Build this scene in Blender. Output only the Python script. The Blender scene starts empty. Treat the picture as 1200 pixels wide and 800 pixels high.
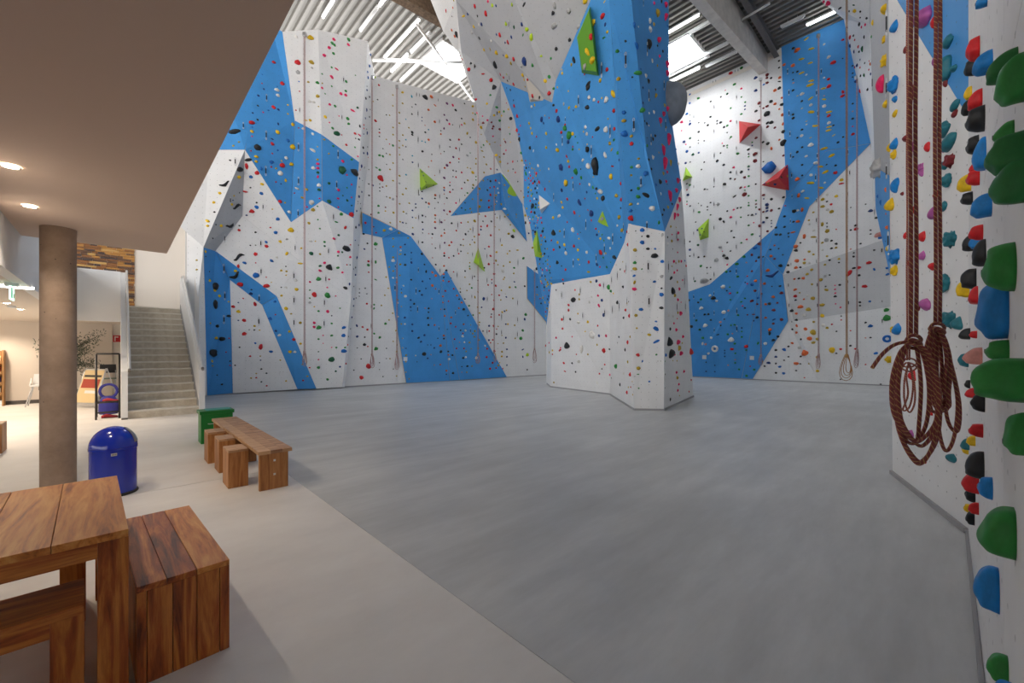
import bpy, bmesh, math, random
from mathutils import Vector, Matrix
from mathutils.bvhtree import BVHTree

# ------------------------------------------------------------------ camera, world, exposure
scene = bpy.context.scene
F, CX, HY, EYE = 486.0, 600.0, 411.0, 1.6        # focal length in px, principal column, horizon row, eye height
cam_data = bpy.data.cameras.new('camera'); cam = bpy.data.objects.new('camera', cam_data)
scene.collection.objects.link(cam); scene.camera = cam
cam_data.sensor_width = 36.0; cam_data.lens = F/1200*36; cam_data.shift_y = (HY-400)/1200
cam_data.clip_start = 0.05; cam_data.clip_end = 200
YAW = math.atan2(138-CX, F)                               # the hall's long direction lies this far left of the view
cam.location = (0, 0, EYE); cam.rotation_euler = (math.pi/2, 0, YAW)

world = bpy.data.worlds.new('world'); scene.world = world; world.use_nodes = True
bg = world.node_tree.nodes['Background']
bg.inputs['Color'].default_value = (1.0, 0.985, 0.965, 1); bg.inputs['Strength'].default_value = 1.25
scene.view_settings.view_transform = 'Standard'; scene.view_settings.look = 'None'
scene.view_settings.gamma = 1.0; scene.view_settings.use_curve_mapping = False
scene.view_settings.exposure = 1.45
LAMP = 5.5            # fluorescent tubes
SKY = 11.0            # roof skylights

# ------------------------------------------------------------------ frames
VA = Vector((0, 1, 0)); VB = Vector((1, 0, 0))           # the hall's long direction and the one across it
ROT = Matrix.Rotation(YAW, 3, 'Z')                       # view frame -> hall frame
FWD = ROT @ Vector((0, 1, 0))
UP = Vector((0, 0, 1))
ROOF = 17.7
def W(a, b, z=0): return VA*a + VB*b + UP*z
def ray(px, py): return ROT @ Vector(((px-CX)/F, 1.0, (HY-py)/F))
def P(px, py, Y): return ray(px, py)*Y + UP*EYE
def FL(px, py, z=0.0): return P(px, py, F*(EYE-z)/(py-HY))
def ONPLANE(px, py, p0, n):
    d = ray(px, py); o = UP*EYE
    return o + d*((p0-o).dot(n)/d.dot(n))
L0 = FL(242, 463.5); NL = -VA                            # left climbing wall
R0 = FL(1044, 452.2); NR = -VB                           # back climbing wall
def LP(px, py, off=0.0): return ONPLANE(px, py, L0+NL*off, NL)
def RP(px, py, off=0.0): return ONPLANE(px, py, R0+NR*off, NR)

# ------------------------------------------------------------------ materials
MATS = {}
def nodemat(name):
    m = bpy.data.materials.new(name); m.use_nodes = True
    nt = m.node_tree; b = nt.nodes['Principled BSDF']
    MATS[name] = m
    return m, nt, b
def N(nt, t, **kw):
    n = nt.nodes.new(t)
    for k, v in kw.items():
        if k.startswith('i_'): n.inputs[k[2:].replace('_', ' ')].default_value = v
        else: setattr(n, k, v)
    return n
def ramp(nt, src, stops):
    r = nt.nodes.new('ShaderNodeValToRGB')
    el = r.color_ramp.elements
    while len(el) < len(stops): el.new(0.5)
    for e, (p, c) in zip(el, stops): e.position = p; e.color = (*c, 1)
    nt.links.new(src, r.inputs['Fac']); return r
def plain(name, col, rough=0.55, metal=0.0, spec=0.5, noise=0.0, nscale=6.0):
    m, nt, b = nodemat(name)
    b.inputs['Base Color'].default_value = (*col, 1); b.inputs['Roughness'].default_value = rough
    b.inputs['Metallic'].default_value = metal; b.inputs['Specular IOR Level'].default_value = spec
    if noise:
        tc = N(nt, 'ShaderNodeTexCoord'); nz = N(nt, 'ShaderNodeTexNoise', i_Scale=nscale, i_Detail=4.0)
        nt.links.new(tc.outputs['Object'], nz.inputs['Vector'])
        r = ramp(nt, nz.outputs['Fac'], [(0.3, tuple(c*(1-noise) for c in col)), (0.7, tuple(min(1, c*(1+noise)) for c in col))])
        nt.links.new(r.outputs['Color'], b.inputs['Base Color'])
    return m
def emit(name, col, s):
    m, nt, b = nodemat(name)
    b.inputs['Base Color'].default_value = (*col, 1)
    b.inputs['Emission Color'].default_value = (*col, 1); b.inputs['Emission Strength'].default_value = s
    return m
def panelmat(name, col, rough=0.6, dots=0.5, smudge=0.06):
    # painted climbing panel: uv in metres, grid of bolt holes, faint chalk smudges
    m, nt, b = nodemat(name); L = nt.links
    uv = N(nt, 'ShaderNodeUVMap'); sep = N(nt, 'ShaderNodeSeparateXYZ'); L.new(uv.outputs['UV'], sep.inputs['Vector'])
    def cell(out, off):
        a = N(nt, 'ShaderNodeMath', operation='MULTIPLY'); a.inputs[1].default_value = 1/0.2; L.new(out, a.inputs[0])
        o = N(nt, 'ShaderNodeMath', operation='ADD'); o.inputs[1].default_value = off; L.new(a.outputs[0], o.inputs[0])
        f = N(nt, 'ShaderNodeMath', operation='FRACT'); L.new(o.outputs[0], f.inputs[0])
        s = N(nt, 'ShaderNodeMath', operation='SUBTRACT'); s.inputs[1].default_value = 0.5; L.new(f.outputs[0], s.inputs[0])
        p = N(nt, 'ShaderNodeMath', operation='POWER'); p.inputs[1].default_value = 2; L.new(s.outputs[0], p.inputs[0])
        return p
    x = cell(sep.outputs['X'], 0.13); y = cell(sep.outputs['Y'], 0.31)
    sm = N(nt, 'ShaderNodeMath', operation='ADD'); L.new(x.outputs[0], sm.inputs[0]); L.new(y.outputs[0], sm.inputs[1])
    lt = N(nt, 'ShaderNodeMath', operation='LESS_THAN'); lt.inputs[1].default_value = 0.0022; L.new(sm.outputs[0], lt.inputs[0])
    nz = N(nt, 'ShaderNodeTexNoise', i_Scale=1.3, i_Detail=6.0, i_Roughness=0.65); L.new(uv.outputs['UV'], nz.inputs['Vector'])
    r = ramp(nt, nz.outputs['Fac'], [(0.32, tuple(c*(1-smudge) for c in col)), (0.6, col)])
    mix = N(nt, 'ShaderNodeMix', data_type='RGBA'); mul = N(nt, 'ShaderNodeMath', operation='MULTIPLY')
    mul.inputs[1].default_value = dots; L.new(lt.outputs[0], mul.inputs[0]); L.new(mul.outputs[0], mix.inputs[0])
    L.new(r.outputs['Color'], mix.inputs[6]); mix.inputs[7].default_value = (0.08, 0.08, 0.09, 1)
    L.new(mix.outputs[2], b.inputs['Base Color'])
    b.inputs['Roughness'].default_value = rough; b.inputs['Specular IOR Level'].default_value = 0.25
    n2 = N(nt, 'ShaderNodeTexNoise', i_Scale=60.0, i_Detail=2.0); L.new(uv.outputs['UV'], n2.inputs['Vector'])
    bp = N(nt, 'ShaderNodeBump', i_Strength=0.08, i_Distance=0.01); L.new(n2.outputs['Fac'], bp.inputs['Height']); L.new(bp.outputs['Normal'], b.inputs['Normal'])
    return m
panelmat('panel_white', (0.86, 0.865, 0.87))
panelmat('panel_grey', (0.46, 0.475, 0.50))
panelmat('panel_blue', (0.07, 0.33, 0.76), smudge=0.10)
panelmat('panel_pale', (0.60, 0.61, 0.625))
panelmat('panel_beige', (0.62, 0.58, 0.52))
plain('plywood', (0.62, 0.50, 0.36), 0.7)
plain('wall_back', (0.55, 0.55, 0.56), 0.8)
def woodmat(name, dark, mid, light, scale=1.0, rough=0.38, axis='X'):
    m, nt, b = nodemat(name); L = nt.links
    tc = N(nt, 'ShaderNodeTexCoord'); info = N(nt, 'ShaderNodeObjectInfo')
    mp = N(nt, 'ShaderNodeMapping')
    st = {'X': (0.7, 7, 7), 'Y': (7, 0.7, 7), 'Z': (7, 7, 0.7)}[axis]
    mp.inputs['Scale'].default_value = tuple(s*scale for s in st)
    add = N(nt, 'ShaderNodeVectorMath', operation='ADD'); sc = N(nt, 'ShaderNodeMath', operation='MULTIPLY'); sc.inputs[1].default_value = 37.0
    L.new(info.outputs['Random'], sc.inputs[0]); L.new(tc.outputs['Object'], add.inputs[0]); L.new(sc.outputs[0], add.inputs[1])
    L.new(add.outputs[0], mp.inputs['Vector'])
    nz = N(nt, 'ShaderNodeTexNoise', i_Scale=1.6, i_Detail=7.0, i_Roughness=0.6, i_Distortion=1.6); L.new(mp.outputs['Vector'], nz.inputs['Vector'])
    fine = N(nt, 'ShaderNodeTexNoise', i_Scale=9.0, i_Detail=4.0, i_Roughness=0.7); L.new(mp.outputs['Vector'], fine.inputs['Vector'])
    mx = N(nt, 'ShaderNodeMath', operation='MULTIPLY_ADD'); mx.inputs[1].default_value = 0.25; L.new(fine.outputs['Fac'], mx.inputs[0]); L.new(nz.outputs['Fac'], mx.inputs[2])
    rv = N(nt, 'ShaderNodeMath', operation='MULTIPLY_ADD'); rv.inputs[1].default_value = 0.16; L.new(info.outputs['Random'], rv.inputs[0]); L.new(mx.outputs[0], rv.inputs[2])
    r = ramp(nt, rv.outputs[0], [(0.48, dark), (0.66, mid), (0.86, light)])
    L.new(r.outputs['Color'], b.inputs['Base Color']); b.inputs['Roughness'].default_value = rough
    bp = N(nt, 'ShaderNodeBump', i_Strength=0.12, i_Distance=0.003); L.new(mx.outputs[0], bp.inputs['Height']); L.new(bp.outputs['Normal'], b.inputs['Normal'])
    return m
for ax in 'XYZ':
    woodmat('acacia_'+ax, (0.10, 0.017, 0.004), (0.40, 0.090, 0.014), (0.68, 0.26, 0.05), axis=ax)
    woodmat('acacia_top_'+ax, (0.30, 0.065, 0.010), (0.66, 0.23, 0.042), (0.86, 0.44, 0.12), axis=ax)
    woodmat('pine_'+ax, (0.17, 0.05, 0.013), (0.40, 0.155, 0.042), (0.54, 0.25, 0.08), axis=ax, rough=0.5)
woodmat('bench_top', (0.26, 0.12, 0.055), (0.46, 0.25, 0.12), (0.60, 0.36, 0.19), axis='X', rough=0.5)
plain('shelf_wood', (0.42, 0.22, 0.08), 0.55, noise=0.15)
plain('white_paint', (0.84, 0.845, 0.85), 0.6)
plain('cream_paint', (0.85, 0.80, 0.74), 0.65)
plain('beige_paint', (0.74, 0.66, 0.58), 0.7)
plain('soffit_paint', (0.70, 0.545, 0.45), 0.85)
plain('steel', (0.60, 0.61, 0.63), 0.35, 0.8)
plain('steel_light', (0.78, 0.78, 0.78), 0.4, 0.3)
plain('dark_steel', (0.16, 0.15, 0.145), 0.6)
plain('black', (0.012, 0.012, 0.013), 0.5)
plain('black_frame', (0.02, 0.017, 0.016), 0.4)
plain('blue_enamel', (0.003, 0.026, 0.44), 0.14, spec=0.7)
plain('green_paint', (0.01, 0.22, 0.035), 0.45)
plain('teal_paint', (0.06, 0.42, 0.36), 0.45)
plain('rubber', (0.02, 0.02, 0.022), 0.7)
plain('baseboard_grey', (0.10, 0.09, 0.085), 0.6)
plain('skirting', (0.36, 0.36, 0.37), 0.6)
plain('paper_yellow', (0.78, 0.60, 0.32), 0.7)
plain('paper_white', (0.85, 0.84, 0.80), 0.7)
plain('print_red', (0.45, 0.06, 0.03), 0.7)
plain('print_dark', (0.05, 0.045, 0.04), 0.7)
plain('sign_red', (0.55, 0.015, 0.02), 0.5)
plain('sign_green', (0.0, 0.42, 0.16), 0.5)
plain('bark', (0.08, 0.06, 0.045), 0.8)
plain('leaf', (0.13, 0.15, 0.11), 0.6)
plain('bag_blue', (0.02, 0.02, 0.22), 0.6)
plain('bag_red', (0.35, 0.01, 0.02), 0.6)
plain('ceramic', (0.15, 0.2, 0.16), 0.5)
plain('beam_concrete', (0.64, 0.605, 0.565), 0.8, noise=0.12, nscale=3)
plain('beam_board', (0.20, 0.13, 0.08), 0.85, noise=0.4, nscale=9)
plain('deck_metal', (0.215, 0.205, 0.19), 0.45, 0.1)
plain('off_tube', (0.80, 0.81, 0.82), 0.4)
emit('tube_light', (1.0, 0.99, 0.96), LAMP)
emit('skylight', (0.97, 0.985, 1.0), SKY)
emit('spot_light', (1.0, 0.86, 0.62), 30.0)
emit('cove_light', (1.0, 0.96, 0.9), 4.0)
emit('exit_glow', (0.55, 0.95, 0.75), 0.9)
def floormat(name, c1, c2, c3, rough, streak):
    m, nt, b = nodemat(name); L = nt.links
    tc = N(nt, 'ShaderNodeTexCoord'); mp = N(nt, 'ShaderNodeMapping')
    mp.inputs['Rotation'].default_value = (0, 0, math.radians(43.5)); mp.inputs['Scale'].default_value = (0.5, streak, 1)
    L.new(tc.outputs['Object'], mp.inputs['Vector'])
    a = N(nt, 'ShaderNodeTexNoise', i_Scale=1.1, i_Detail=9.0, i_Roughness=0.68); L.new(mp.outputs['Vector'], a.inputs['Vector'])
    c = N(nt, 'ShaderNodeTexNoise', i_Scale=0.55, i_Detail=5.0, i_Roughness=0.6); L.new(tc.outputs['Object'], c.inputs['Vector'])
    ad = N(nt, 'ShaderNodeMath', operation='MULTIPLY_ADD'); ad.inputs[1].default_value = 0.6; L.new(c.outputs['Fac'], ad.inputs[0]); L.new(a.outputs['Fac'], ad.inputs[2])
    r = ramp(nt, ad.outputs[0], [(0.52, c1), (0.78, c2), (1.05 if False else 1.0, c3)])
    L.new(r.outputs['Color'], b.inputs['Base Color'])
    rr = N(nt, 'ShaderNodeMapRange'); rr.inputs[3].default_value = rough-0.08; rr.inputs[4].default_value = rough+0.12
    L.new(a.outputs['Fac'], rr.inputs[0]); L.new(rr.outputs[0], b.inputs['Roughness'])
    b.inputs['Specular IOR Level'].default_value = 0.45
    return m
floormat('floor_grey', (0.46, 0.468, 0.47), (0.565, 0.575, 0.578), (0.67, 0.68, 0.683), 0.40, 2.6)
floormat('floor_light', (0.70, 0.675, 0.645), (0.81, 0.785, 0.755), (0.88, 0.86, 0.83), 0.48, 1.0)
def concretemat(name, c1, c2, pits=True, scale=3.0):
    m, nt, b = nodemat(name); L = nt.links
    tc = N(nt, 'ShaderNodeTexCoord')
    a = N(nt, 'ShaderNodeTexNoise', i_Scale=scale, i_Detail=10.0, i_Roughness=0.7); L.new(tc.outputs['Object'], a.inputs['Vector'])
    r = ramp(nt, a.outputs['Fac'], [(0.3, c1), (0.72, c2)])
    out = r.outputs['Color']
    if pits:
        v = N(nt, 'ShaderNodeTexVoronoi', i_Scale=9.0); L.new(tc.outputs['Object'], v.inputs['Vector'])
        lt = N(nt, 'ShaderNodeMath', operation='LESS_THAN'); lt.inputs[1].default_value = 0.055; L.new(v.outputs['Distance'], lt.inputs[0])
        mix = N(nt, 'ShaderNodeMix', data_type='RGBA'); L.new(lt.outputs[0], mix.inputs[0]); L.new(out, mix.inputs[6]); mix.inputs[7].default_value = (0.05, 0.04, 0.035, 1)
        out = mix.outputs[2]
    L.new(out, b.inputs['Base Color']); b.inputs['Roughness'].default_value = 0.75
    bp = N(nt, 'ShaderNodeBump', i_Strength=0.15, i_Distance=0.01); L.new(a.outputs['Fac'], bp.inputs['Height']); L.new(bp.outputs['Normal'], b.inputs['Normal'])
    return m
concretemat('column_concrete', (0.25, 0.175, 0.125), (0.42, 0.305, 0.23))
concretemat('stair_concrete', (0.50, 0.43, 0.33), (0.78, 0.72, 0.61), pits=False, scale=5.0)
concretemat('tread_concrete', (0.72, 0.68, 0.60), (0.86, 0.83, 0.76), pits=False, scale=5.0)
def ropemat(name, base, fleck, k=55.0):
    m, nt, b = nodemat(name); L = nt.links
    uv = N(nt, 'ShaderNodeUVMap'); s = N(nt, 'ShaderNodeSeparateXYZ'); L.new(uv.outputs['UV'], s.inputs['Vector'])
    mu = N(nt, 'ShaderNodeMath', operation='MULTIPLY'); mu.inputs[1].default_value = k; L.new(s.outputs['X'], mu.inputs[0])
    ad = N(nt, 'ShaderNodeMath', operation='MULTIPLY_ADD'); ad.inputs[1].default_value = 2.0; L.new(s.outputs['Y'], ad.inputs[0]); L.new(mu.outputs[0], ad.inputs[2])
    fr = N(nt, 'ShaderNodeMath', operation='FRACT'); L.new(ad.outputs[0], fr.inputs[0])
    mx = N(nt, 'ShaderNodeMath', operation='LESS_THAN'); mx.inputs[1].default_value = 0.2; L.new(fr.outputs[0], mx.inputs[0])
    mix = N(nt, 'ShaderNodeMix', data_type='RGBA'); L.new(mx.outputs[0], mix.inputs[0])
    mix.inputs[6].default_value = (*base, 1); mix.inputs[7].default_value = (*fleck, 1)
    L.new(mix.outputs[2], b.inputs['Base Color']); b.inputs['Roughness'].default_value = 0.75
    return m
ropemat('rope_maroon', (0.25, 0.055, 0.05), (0.50, 0.27, 0.11), 52)
ropemat('rope_far', (0.42, 0.24, 0.24), (0.55, 0.42, 0.40), 6)
ropemat('rope_ochre', (0.33, 0.14, 0.035), (0.45, 0.25, 0.09), 6)
HC = {'r': ('red', (0.62, 0.016, 0.022)), 'p': ('pink', (0.80, 0.02, 0.13)), 'y': ('yellow', (0.78, 0.50, 0.01)),
      'o': ('ochre', (0.50, 0.34, 0.03)), 'g': ('green', (0.03, 0.25, 0.05)), 'd': ('dark green', (0.012, 0.11, 0.05)),
      'l': ('lime green', (0.45, 0.62, 0.02)), 'b': ('blue', (0.01, 0.14, 0.50)), 'n': ('navy blue', (0.012, 0.045, 0.20)),
      'k': ('black', (0.018, 0.02, 0.023)), 'w': ('white', (0.80, 0.78, 0.74)), 'e': ('grey', (0.42, 0.42, 0.42)),
      'a': ('orange', (0.74, 0.14, 0.035)), 'm': ('maroon', (0.20, 0.02, 0.025)), 'c': ('turquoise', (0.02, 0.33, 0.48)),
      's': ('salmon', (0.62, 0.27, 0.24)), 't': ('teal', (0.02, 0.17, 0.22)), 'v': ('purple', (0.14, 0.03, 0.13)),
      'u': ('violet', (0.42, 0.10, 0.33)), 'G': ('bottle green', (0.02, 0.17, 0.045)), 'z': ('sky blue', (0.01, 0.22, 0.62))}
for c, (nm, col) in HC.items(): plain('hold_'+c, col, 0.5, spec=0.35, noise=0.18, nscale=3.0)
plain('volume_lime', (0.36, 0.60, 0.03), 0.55); plain('volume_red', (0.60, 0.03, 0.03), 0.55)
plain('volume_green', (0.11, 0.33, 0.015), 0.55); plain('volume_white', (0.82, 0.80, 0.76), 0.55)
plain('volume_dome', (0.20, 0.23, 0.27), 0.5, noise=0.15, nscale=5)

# ------------------------------------------------------------------ object helpers
def tag(o, label=None, cat=None, group=None, kind=None):
    if label: o['label'] = label
    if cat: o['category'] = cat
    if group: o['group'] = group
    if kind: o['kind'] = kind
    return o
def empty(name, loc, label=None, cat=None, group=None):
    o = bpy.data.objects.new(name, None); o.empty_display_size = 0.1
    scene.collection.objects.link(o); o.location = loc; ROOTS[o.name] = Vector(loc)
    return tag(o, label, cat, group)
ROOTS = {}
def add(name, bm, mats, parent=None, smooth=False):
    """Link a bmesh given in world coordinates; its origin goes to its base centre."""
    if not isinstance(mats, (list, tuple)): mats = [mats]
    vs = [v.co for v in bm.verts]
    lo = Vector((min(v.x for v in vs), min(v.y for v in vs), min(v.z for v in vs)))
    hi = Vector((max(v.x for v in vs), max(v.y for v in vs), max(v.z for v in vs)))
    org = Vector(((lo.x+hi.x)/2, (lo.y+hi.y)/2, lo.z))
    bmesh.ops.translate(bm, verts=bm.verts, vec=-org)
    me = bpy.data.meshes.new(name); bm.to_mesh(me); bm.free()
    for m in mats: me.materials.append(MATS[m])
    if smooth:
        me.shade_smooth()
        if smooth != 'full': me.set_sharp_from_angle(angle=math.radians(40))
    o = bpy.data.objects.new(name, me); scene.collection.objects.link(o)
    if parent is None: o.location = org
    else: o.parent = parent; o.location = org - world_of(parent)
    ROOTS[o.name] = org
    return o
def world_of(o): return ROOTS[o.name]
def obox(bm, o, ex, ey, ez, mat=0, bevel=0.0):
    """box from corner o with edge vectors"""
    v = [bm.verts.new(o+ex*i+ey*j+ez*k) for k in (0, 1) for j in (0, 1) for i in (0, 1)]
    q = [(0, 2, 3, 1), (4, 5, 7, 6), (0, 1, 5, 4), (2, 6, 7, 3), (0, 4, 6, 2), (1, 3, 7, 5)]
    fs = [bm.faces.new([v[i] for i in f]) for f in q]
    for f in fs: f.material_index = mat
    if ex.cross(ey).dot(ez) < 0:
        for f in fs: f.normal_flip()
    if bevel:
        es = list({e for f in fs for e in f.edges})
        bmesh.ops.bevel(bm, geom=es, offset=bevel, segments=2, profile=0.7, affect='EDGES')
    return fs
def boxobj(name, o, ex, ey, ez, mat, parent=None, bevel=0.0):
    bm = bmesh.new(); obox(bm, o, ex, ey, ez, 0, bevel); return add(name, bm, mat, parent)
def prism(bm, pts, vec, mat=0, mat_side=None):
    """extrude polygon pts by vec"""
    a = [bm.verts.new(p) for p in pts]; b = [bm.verts.new(p+vec) for p in pts]
    f1 = bm.faces.new(a); f2 = bm.faces.new(b[::-1])
    nrm = Vector((0, 0, 0))
    n = len(pts)
    for i in range(n):
        p, q = pts[i], pts[(i+1) % n]
        nrm += Vector(((p.y-q.y)*(p.z+q.z), (p.z-q.z)*(p.x+q.x), (p.x-q.x)*(p.y+q.y)))
    side = [bm.faces.new((a[(i+1) % n], a[i], b[i], b[(i+1) % n])) for i in range(n)]
    allf = [f1, f2]+side
    for f in (f1, f2): f.material_index = mat
    for f in side: f.material_index = mat if mat_side is None else mat_side
    if nrm.dot(vec) > 0:
        for f in allf: f.normal_flip()
    bmesh.ops.triangulate(bm, faces=[f1, f2], ngon_method='EAR_CLIP')
def tube(bm, pts, r, n=8, mat=0, caps=True, uv=True):
    """swept tube with uv: x = length, y = turn"""
    rs = r if isinstance(r, (list, tuple)) else [r]*len(pts)
    uvl = bm.loops.layers.uv.verify()
    rings = []; prev = None; dist = 0; ds = []
    for i, p in enumerate(pts):
        t = (pts[min(i+1, len(pts)-1)]-pts[max(i-1, 0)]).normalized()
        if prev is None:
            h = Vector((1, 0, 0)) if abs(t.x) < 0.8 else Vector((0, 1, 0))
            u = t.cross(h).normalized()
        else: u = (prev - t*prev.dot(t)).normalized()
        prev = u; w = t.cross(u)
        rings.append([bm.verts.new(p+(u*math.cos(2*math.pi*k/n)+w*math.sin(2*math.pi*k/n))*rs[i]) for k in range(n)])
        if i: dist += (p-pts[i-1]).length
        ds.append(dist)
    for i in range(len(rings)-1):
        for k in range(n):
            f = bm.faces.new((rings[i][k], rings[i][(k+1) % n], rings[i+1][(k+1) % n], rings[i+1][k]))
            f.material_index = mat; f.smooth = True
            for l, (a, c) in zip(f.loops, ((i, k), (i, k+1), (i+1, k+1), (i+1, k))): l[uvl].uv = (ds[a], c/n)
    if caps:
        for rr, fl in ((rings[0], True), (rings[-1], False)):
            f = bm.faces.new(rr[::-1] if fl else rr); f.material_index = mat
def lathe(bm, c, prof, n=32, mat=0, axis=UP):
    """profile [(radius, height)] turned about a vertical axis through c"""
    rings = []
    for r, z in prof:
        if r < 1e-5: rings.append([bm.verts.new(c+UP*z)])
        else: rings.append([bm.verts.new(c+Vector((r*math.cos(2*math.pi*k/n), r*math.sin(2*math.pi*k/n), z))) for k in range(n)])
    for a, b in zip(rings, rings[1:]):
        for k in range(n):
            k2 = (k+1) % n
            if len(a) == 1: f = bm.faces.new((a[0], b[k2], b[k]))
            elif len(b) == 1: f = bm.faces.new((a[k], a[k2], b[0]))
            else: f = bm.faces.new((a[k], a[k2], b[k2], b[k]))
            f.material_index = mat; f.smooth = True
def catmull(pts, seg=6, closed=False):
    out = []; n = len(pts)
    rng = n if closed else n-1
    for i in range(rng):
        p0 = pts[(i-1) % n] if closed or i else pts[0]; p1 = pts[i]; p2 = pts[(i+1) % n]
        p3 = pts[(i+2) % n] if closed or i+2 < n else pts[-1]
        for s in range(seg):
            t = s/seg
            out.append(0.5*((2*p1)+(p2-p0)*t+(2*p0-5*p1+4*p2-p3)*t*t+(3*p1-p0-3*p2+p3)*t**3))
    if not closed: out.append(pts[-1])
    return out
rng = random.Random(7)

# ------------------------------------------------------------------ climbing panels
PANELS = []      # (front triangles for ray casting, normal, where)
TRI_V, TRI_F, TRI_P = [], [], []
def panel(parent, pts, mat, where, name='wall_panel', thick=0.06, gap=None, edge=True, toward=None, label=None, cast=True):
    n = len(pts)
    if gap is None: gap = 0.006 if mat == 'panel_blue' and edge else 0.0015
    nrm = Vector((0, 0, 0))
    for i in range(n):
        p, q = pts[i], pts[(i+1) % n]
        nrm += Vector(((p.y-q.y)*(p.z+q.z), (p.z-q.z)*(p.x+q.x), (p.x-q.x)*(p.y+q.y)))
    nrm.normalize(); cen = sum(pts, Vector())/n
    face = (Vector((0, 0, EYE))-cen) if toward is None else toward
    if nrm.dot(face) < 0: nrm = -nrm; pts = pts[::-1]
    # shrink outline a little so the joint shows
    sp = []
    for i in range(n):
        a = (pts[i-1]-pts[i]).normalized(); b = (pts[(i+1) % n]-pts[i]).normalized()
        e1 = nrm.cross(pts[i]-pts[i-1]).normalized(); e2 = nrm.cross(pts[(i+1) % n]-pts[i]).normalized()
        m = e1+e2
        k = 1.0/max(0.5, (1+e1.dot(e2)))
        sp.append(pts[i]+m*gap*k)
    bm = bmesh.new(); uvl = bm.loops.layers.uv.verify()
    f = [bm.verts.new(p) for p in sp]; bk = [bm.verts.new(p-nrm*thick) for p in sp]
    ff = bm.faces.new(f)
    res = bmesh.ops.triangulate(bm, faces=[ff], ngon_method='EAR_CLIP')
    tris = [[Vector(v.co) for v in t.verts] for t in res['faces']]
    back_of = dict(zip(f, bk))
    for t in list(bm.faces): t.material_index = 0; bm.faces.new([back_of[v] for v in reversed(t.verts)])
    for i in range(n):
        q = bm.faces.new((f[(i+1) % n], f[i], bk[i], bk[(i+1) % n])); q.material_index = 1
    tx = UP.cross(nrm)
    if tx.length < 0.05: tx = Vector((1, 0, 0))
    tx.normalize(); ty = nrm.cross(tx)
    for q in bm.faces:
        for l in q.loops: l[uvl].uv = (l.vert.co.dot(tx), l.vert.co.dot(ty))
    bmesh.ops.recalc_face_normals(bm, faces=bm.faces)
    o = add(name, bm, [mat, 'plywood' if mat == 'panel_blue' and edge else mat], parent)
    if label: o['label'] = label
    if cast:
        pi = len(PANELS); PANELS.append(where)
        for t in tris:
            b0 = len(TRI_V); TRI_V.extend(t); TRI_F.append((b0, b0+1, b0+2)); TRI_P.append(pi)
    return o

# ================================================================== SETTING
ZB = 1.6                     # across-coordinate of the joint between the light and the grey floor
LA = L0.dot(VA); RB = R0.dot(VB)
bm = bmesh.new(); obox(bm, W(-14, ZB, -0.3), VA*(LA+16.5), VB*32, UP*0.3); tag(add('floor', bm, 'floor_grey'), kind='structure')
JA = 6.27                    # joint across the light floor
fl = bmesh.new(); obox(fl, W(-14, -30, -0.3), VA*40, VB*(30+ZB-0.004), UP*0.28)
fl = tag(add('floor_concourse', fl, 'baseboard_grey'), kind='structure')
boxobj('floor_slab', W(-14, -30, -0.02), VA*(14+JA-0.006), VB*(30+ZB-0.004), UP*0.02, 'floor_light', fl)
boxobj('floor_slab', W(JA+0.006, -30, -0.02), VA*(24-JA), VB*(30+ZB-0.004), UP*0.02, 'floor_light', fl)

# ---- roof: trapezoid sheet, ribs along the hall
bm = bmesh.new(); pitch = 0.34; b = -16.0; prof = []
while b < 31:
    prof += [(b, 0.0), (b+0.13, 0.0), (b+0.17, 0.13), (b+0.30, 0.13)]; b += pitch
SKYL = [(18.1, 12.4), (9.1, 21.1)]
rows = [-14.0] + sorted({x for s in SKYL for x in (s[0], s[0]+2.1)}) + [33.0]
vr = [[bm.verts.new(W(a, bb, ROOF+z)) for bb, z in prof] for a in rows]
for i in range(len(rows)-1):
    for j in range(len(prof)-1):
        am = (rows[i]+rows[i+1])/2; bmid = (prof[j][0]+prof[j+1][0])/2
        if any(s[0] < am < s[0]+2.1 and s[1] < bmid < s[1]+2.1 for s in SKYL): continue
        bm.faces.new((vr[i][j], vr[i][j+1], vr[i+1][j+1], vr[i+1][j]))
ceil = tag(add('ceiling', bm, 'deck_metal'), kind='structure')
for sa, sb in SKYL:
    bm = bmesh.new()
    for (a, b2, da, db) in ((sa-.12, sb-.25, 2.34, .12), (sa-.12, sb+2.25, 2.34, .12), (sa-.12, sb-.13, .12, 2.38), (sa+2.1, sb-.13, .12, 2.38)):
        obox(bm, W(a, b2, ROOF-0.06), VA*da, VB*db, UP*0.5)
    fr = add('skylight_frame', bm, 'white_paint', ceil)
    pn = boxobj('skylight_pane', W(sa, sb-.13, ROOF+0.36), VA*2.1, VB*2.38, UP*0.05, 'skylight', fr)
# ---- tube lamps under the deck
def tube_lamp(a0, a1, b, lit, label):
    a0, a1 = sorted((a0, a1)); r = empty('tube_lamp', W((a0+a1)/2, b, ROOF-0.25), label, 'lamp', 'tube lamps under the metal roof')
    bm = bmesh.new(); obox(bm, W(a0, b-.06, ROOF-.16), VA*(a1-a0), VB*.12, UP*.09); add('housing', bm, 'off_tube', r)
    bm = bmesh.new(); tube(bm, [W(a0+.05, b, ROOF-.2), W(a1-.05, b, ROOF-.2)], .05, 8); add('lamp_tube', bm, 'tube_light' if lit else 'off_tube', r)
    bm = bmesh.new()
    bm.free()
    for a in (a0+.3, a1-.3):
        bm = bmesh.new(); tube(bm, [W(a, b, ROOF-.08), W(a, b, ROOF+.05)], .012, 6); add('hanger', bm, 'steel', r)
def lamp_at(b): return 'above the faceted wall by the stairs' if b < 9 else 'above the white wall with lime volumes' if b < 15 else 'between the pillar and the skylight' if b < 21 else 'above the wall with red volumes'
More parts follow.
